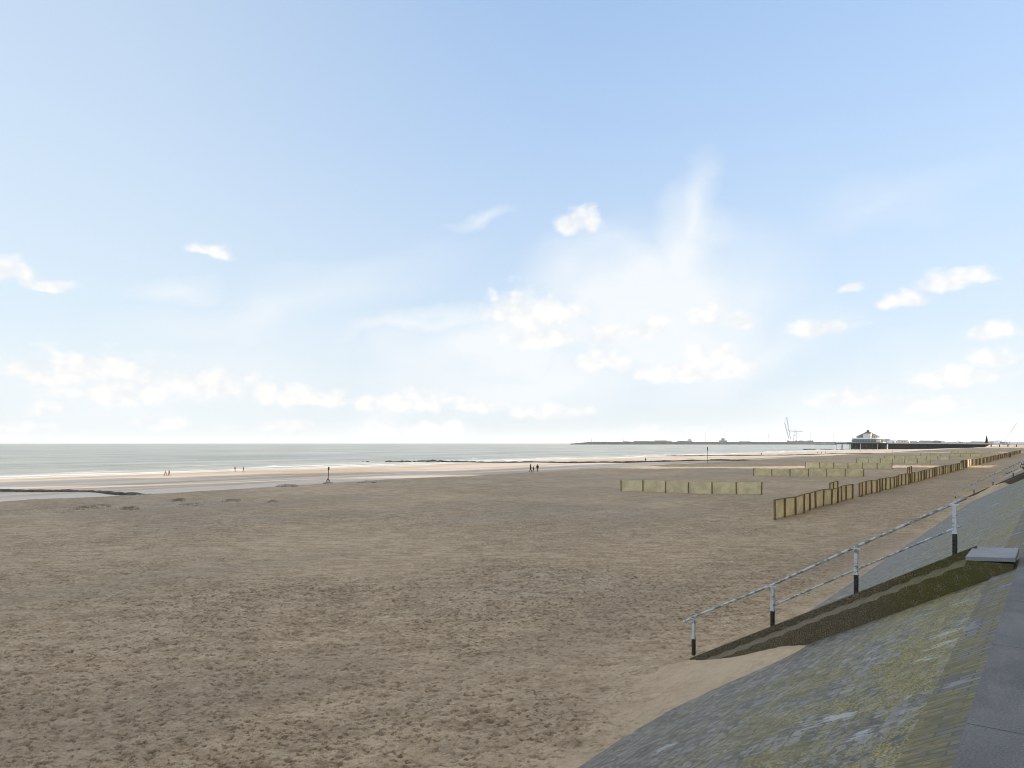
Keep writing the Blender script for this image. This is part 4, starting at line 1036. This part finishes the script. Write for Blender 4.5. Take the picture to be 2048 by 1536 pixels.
for a in (-4, 2.5): MB().beam((a*k_, 0, 0), ((a*.6+.8)*k_, 0, zz(863)), 2.4, 2.4).build('leg', M_cr, e)
mb = MB(); mb.beam((-4*k_, 0, zz(872)), (2.5*k_, 0, zz(872)), 1.6, 1.6); mb.beam((-4*k_, 0, zz(879)), (2.0*k_, 0, zz(865)), 1.4, 1.4); mb.build('brace', M_cr, e)
MB().beam((0, 0, zz(863)), (1*k_, 0, zz(858)), 1.4, 1.4).build('mast', M_cr, e)
e = empty('jib_crane', loc=(*far(2006, 2500), 0), rz=0); tag(e, 'faint slanting crane jib at the far right above the pier', 'crane', 'harbour cranes')
k2 = 2500/F; mb = MB(); lattice(mb, (0, 0, CAMZ), (27*k2, 0, zpix(847.5, 2500)), .8, .22, 20); mb.build('jib', M_cr, e)
MB().box((-3, 0, 4), (12, 8, 8), bev=.5).build('cab', M_fb, e); mb = MB(); mb.beam((-6, 0, 8), (-9, 0, 20), .5, .5); mb.beam((-9, 0, 20), (27*k2*.9, 0, zpix(851, 2500)), .25, .25); mb.build('stay', M_cr, e)
# wind turbines
def turbine():
    e = bpy.data.objects.new('wind_turbine', None); COL.objects.link(e)
    MB().bar((0, 0, 0), (0, 0, 68), 2.3, 10, 1.3).build('tower', M_fw, e)
    MB().box((0, 1, 69), (3.6, 9, 3.8), bev=.5).build('nacelle', M_fw, e)
    for k in range(3):
        a = k*2.094+.5; c = Vector((math.sin(a), 0, math.cos(a)))
        mb = MB(); mb.beam(Vector((0, -4.4, 69)), Vector((0, -4.4, 69))+c*33, 1.7, .6); mb.build('blade', M_fw, e)
    return e
tp = None
labs = ['leftmost faint white wind turbine above the breakwater', 'faint wind turbine above the ship', 'faint wind turbine right of the ship', 'faint wind turbine right above the pointed building', 'faint wind turbine between the pointed building and the crane',
        'faint wind turbine just left of the tall lattice crane', 'faint wind turbine right of the gantry crane', 'faint wind turbine left of the pavilion, above the breakwater']
for k, (u, v) in enumerate(((1247, 872), (1366, 865), (1411, 866), (1450, 866), (1497, 870), (1537, 868), (1621, 866), (1667, 869))):
    o = turbine() if tp is None else copy_tree(tp); tp = tp or o
    y = 6200.0; o.location = (*far(u, y), 0); sc_ = (zpix(v, y))/72.0; o.scale = (sc_,)*3; o.rotation_euler = (0, 0, -.2+.1*k)
    for ch in o.children: pass
    tag(o, labs[k], 'wind turbine', 'wind turbines at the harbour')
# beacons at the tip
for u, v, lab in ((1183, 878.5, 'thin light beacon on the breakwater, nearest its tip'), (1188.5, 880.5, 'shorter beacon right beside the tallest one on the breakwater'), (1211.5, 882, 'small squat beacon on the breakwater'), (1246, 877, 'thin mast beacon on the breakwater by the whitish shed')):
    e = empty('beacon', loc=(*far(u, YH), zt-.5), rz=0); tag(e, lab, 'beacon', 'beacons on the breakwater'); H_ = zpix(v, YH)-zt
    MB().bar((0, 0, 0), (0, 0, H_*.8), 1.4, 8, 1.0).build('tower', M_fg, e); MB().bar((0, 0, H_*.8), (0, 0, H_+.5), 2.0, 8, .6).build('lantern', M_fb, e)
# skyline behind the pier
r_ = random.Random(21)
sky_labs = {}
specs = [(1632, 1646, 884.2, M_fg), (1650, 1668, 884.5, M_fg), (1671, 1689, 884.0, M_fw), (1767, 1776, 878.5, M_fg), (1778, 1790, 881.5, M_fw), (1798, 1812, 881.0, M_tank), (1816, 1830, 883.2, M_fg), (1842, 1858, 881.8, M_fg), (1860, 1884, 883.2, M_fg), (1870, 1876, 881.8, M_fb),
         (1888, 1905, 884.5, M_fw), (1914, 1920, 883.8, M_fg), (1926, 1944, 884.6, M_fw), (1946, 1962, 883.6, M_fg), (1982, 1990, 883.4, M_fg), (1993, 1998, 881.8, M_fw), (2008, 2022, 884.0, M_fg), (2026, 2046, 885.0, M_fw)]
places = ['faint low shed right of the container stacks', 'faint long low shed between the stacks and the pavilion', 'pale low shed just left of the pavilion', 'tall narrow grey block touching the right side of the pavilion', 'pale low block second right of the pavilion', 'cream block over the dark part of the pier, left',
          'low grey block right of the cream one, above the pier', 'grey angular roof above the middle of the pier', 'longest low grey roof above the middle of the pier', 'small dark box on top of the longest grey roof', 'pale flat block midway between the pavilion and the conical tree', 'tiny grey block left of the conical tree by a pale one',
          'long pale flat block left of the conical tree', 'grey block directly left of the conical tree', 'narrow grey block right of the conical tree', 'small white tower block right of the conical tree', 'grey block below the slanting crane jib', 'pale flat block at the right edge of the picture']
for (a, b_, v, m_), lab in zip(specs, places):
    block(a, b_, v, lab, m_, y=3400.0+r_.uniform(-150, 150), grp='distant buildings on the skyline behind the pier')
for u, v, lab in ((1990, 876, 'thin grey mast right of the conical tree'), (2003, 873, 'tallest thin mast left of the slanting jib'), (2011, 880, 'short thin mast under the slanting jib')):
    e = empty('mast', loc=(*far(u, 2300), 0), rz=0); tag(e, lab, 'mast', 'thin masts behind the pier'); H_ = zpix(v, 2300)
    MB().bar((0, 0, 0), (0, 0, H_), .5, 6, .2).build('pole', M_fg, e); MB().beam((-4, 0, H_*.85), (4, 0, H_*.85), .4, .4).build('crossarm', M_fg, e)

# ------------------------------------------------------------------ apartment blocks behind the promenade: they throw the long shade over the beach
M_wall = simple('apartment_render', (.50, .46, .40), .8, .12, .05)
M_wn = simple('apartment_glass', (.08, .10, .12), .2, .2, .1)
blocks = [(-60, 40, 34), (41, 112, 48), (113, 197.5, 54), (224, 268, 53), (269, 299, 50), (311, 372, 40), (373, 470, 30), (500, 640, 27), (652, 900, 26)]
adj = ['nearest', 'second', 'third', 'fourth', 'fifth', 'sixth', 'seventh', 'eighth', 'ninth']
for k, (s0, s1, H_) in enumerate(blocks):
    e = empty('apartment_building', (s0+s1)/2, -22, 3.0); tag(e, f'{adj[k]} apartment block in the row along the promenade, {int(H_//3)} storeys high', 'building', 'apartment blocks on the landward side')
    w_ = s1-s0
    MB().box((0, 0, H_/2), (w_, 12, H_)).build('wall', M_wall, e)
    mb = MB()
    for j in range(int(H_//3)): mb.box((0, 6.5, 3*j+.1), (w_*.98, 1.0, .2)); mb.box((0, 7.0, 3*j+.65), (w_*.98, .06, .9))
    mb.build('balcony', M_ring, e)
    mb = MB()
    for j in range(int(H_//3)): mb.box((0, 6.03, 3*j+1.7), (w_*.95, .06, 1.5))
    mb.build('window', M_wn, e)
    MB().box((0, 0, H_+.35), (w_*.3, 5, 2.4)).build('roof', M_ring, e)

# ------------------------------------------------------------------ haze
mh_ = bpy.data.materials.new('haze'); mh_.use_nodes = True; th_ = NT(mh_.node_tree)
for n in list(th_.n):
    if n.type == 'BSDF_PRINCIPLED': th_.n.remove(n)
pvn = th_.node('ShaderNodeVolumePrincipled'); pvn.inputs['Color'].default_value = (.88, .93, 1, 1); pvn.inputs['Density'].default_value = 3e-5; pvn.inputs['Anisotropy'].default_value = .2
th_.l.new(pvn.outputs[0], th_.n['Material Output'].inputs['Volume'])
mb = MB(); mb.box((0, 0, 78), (64000, 64000, 200)); hz = mb.build('haze', mh_); tag(hz, kind='stuff')
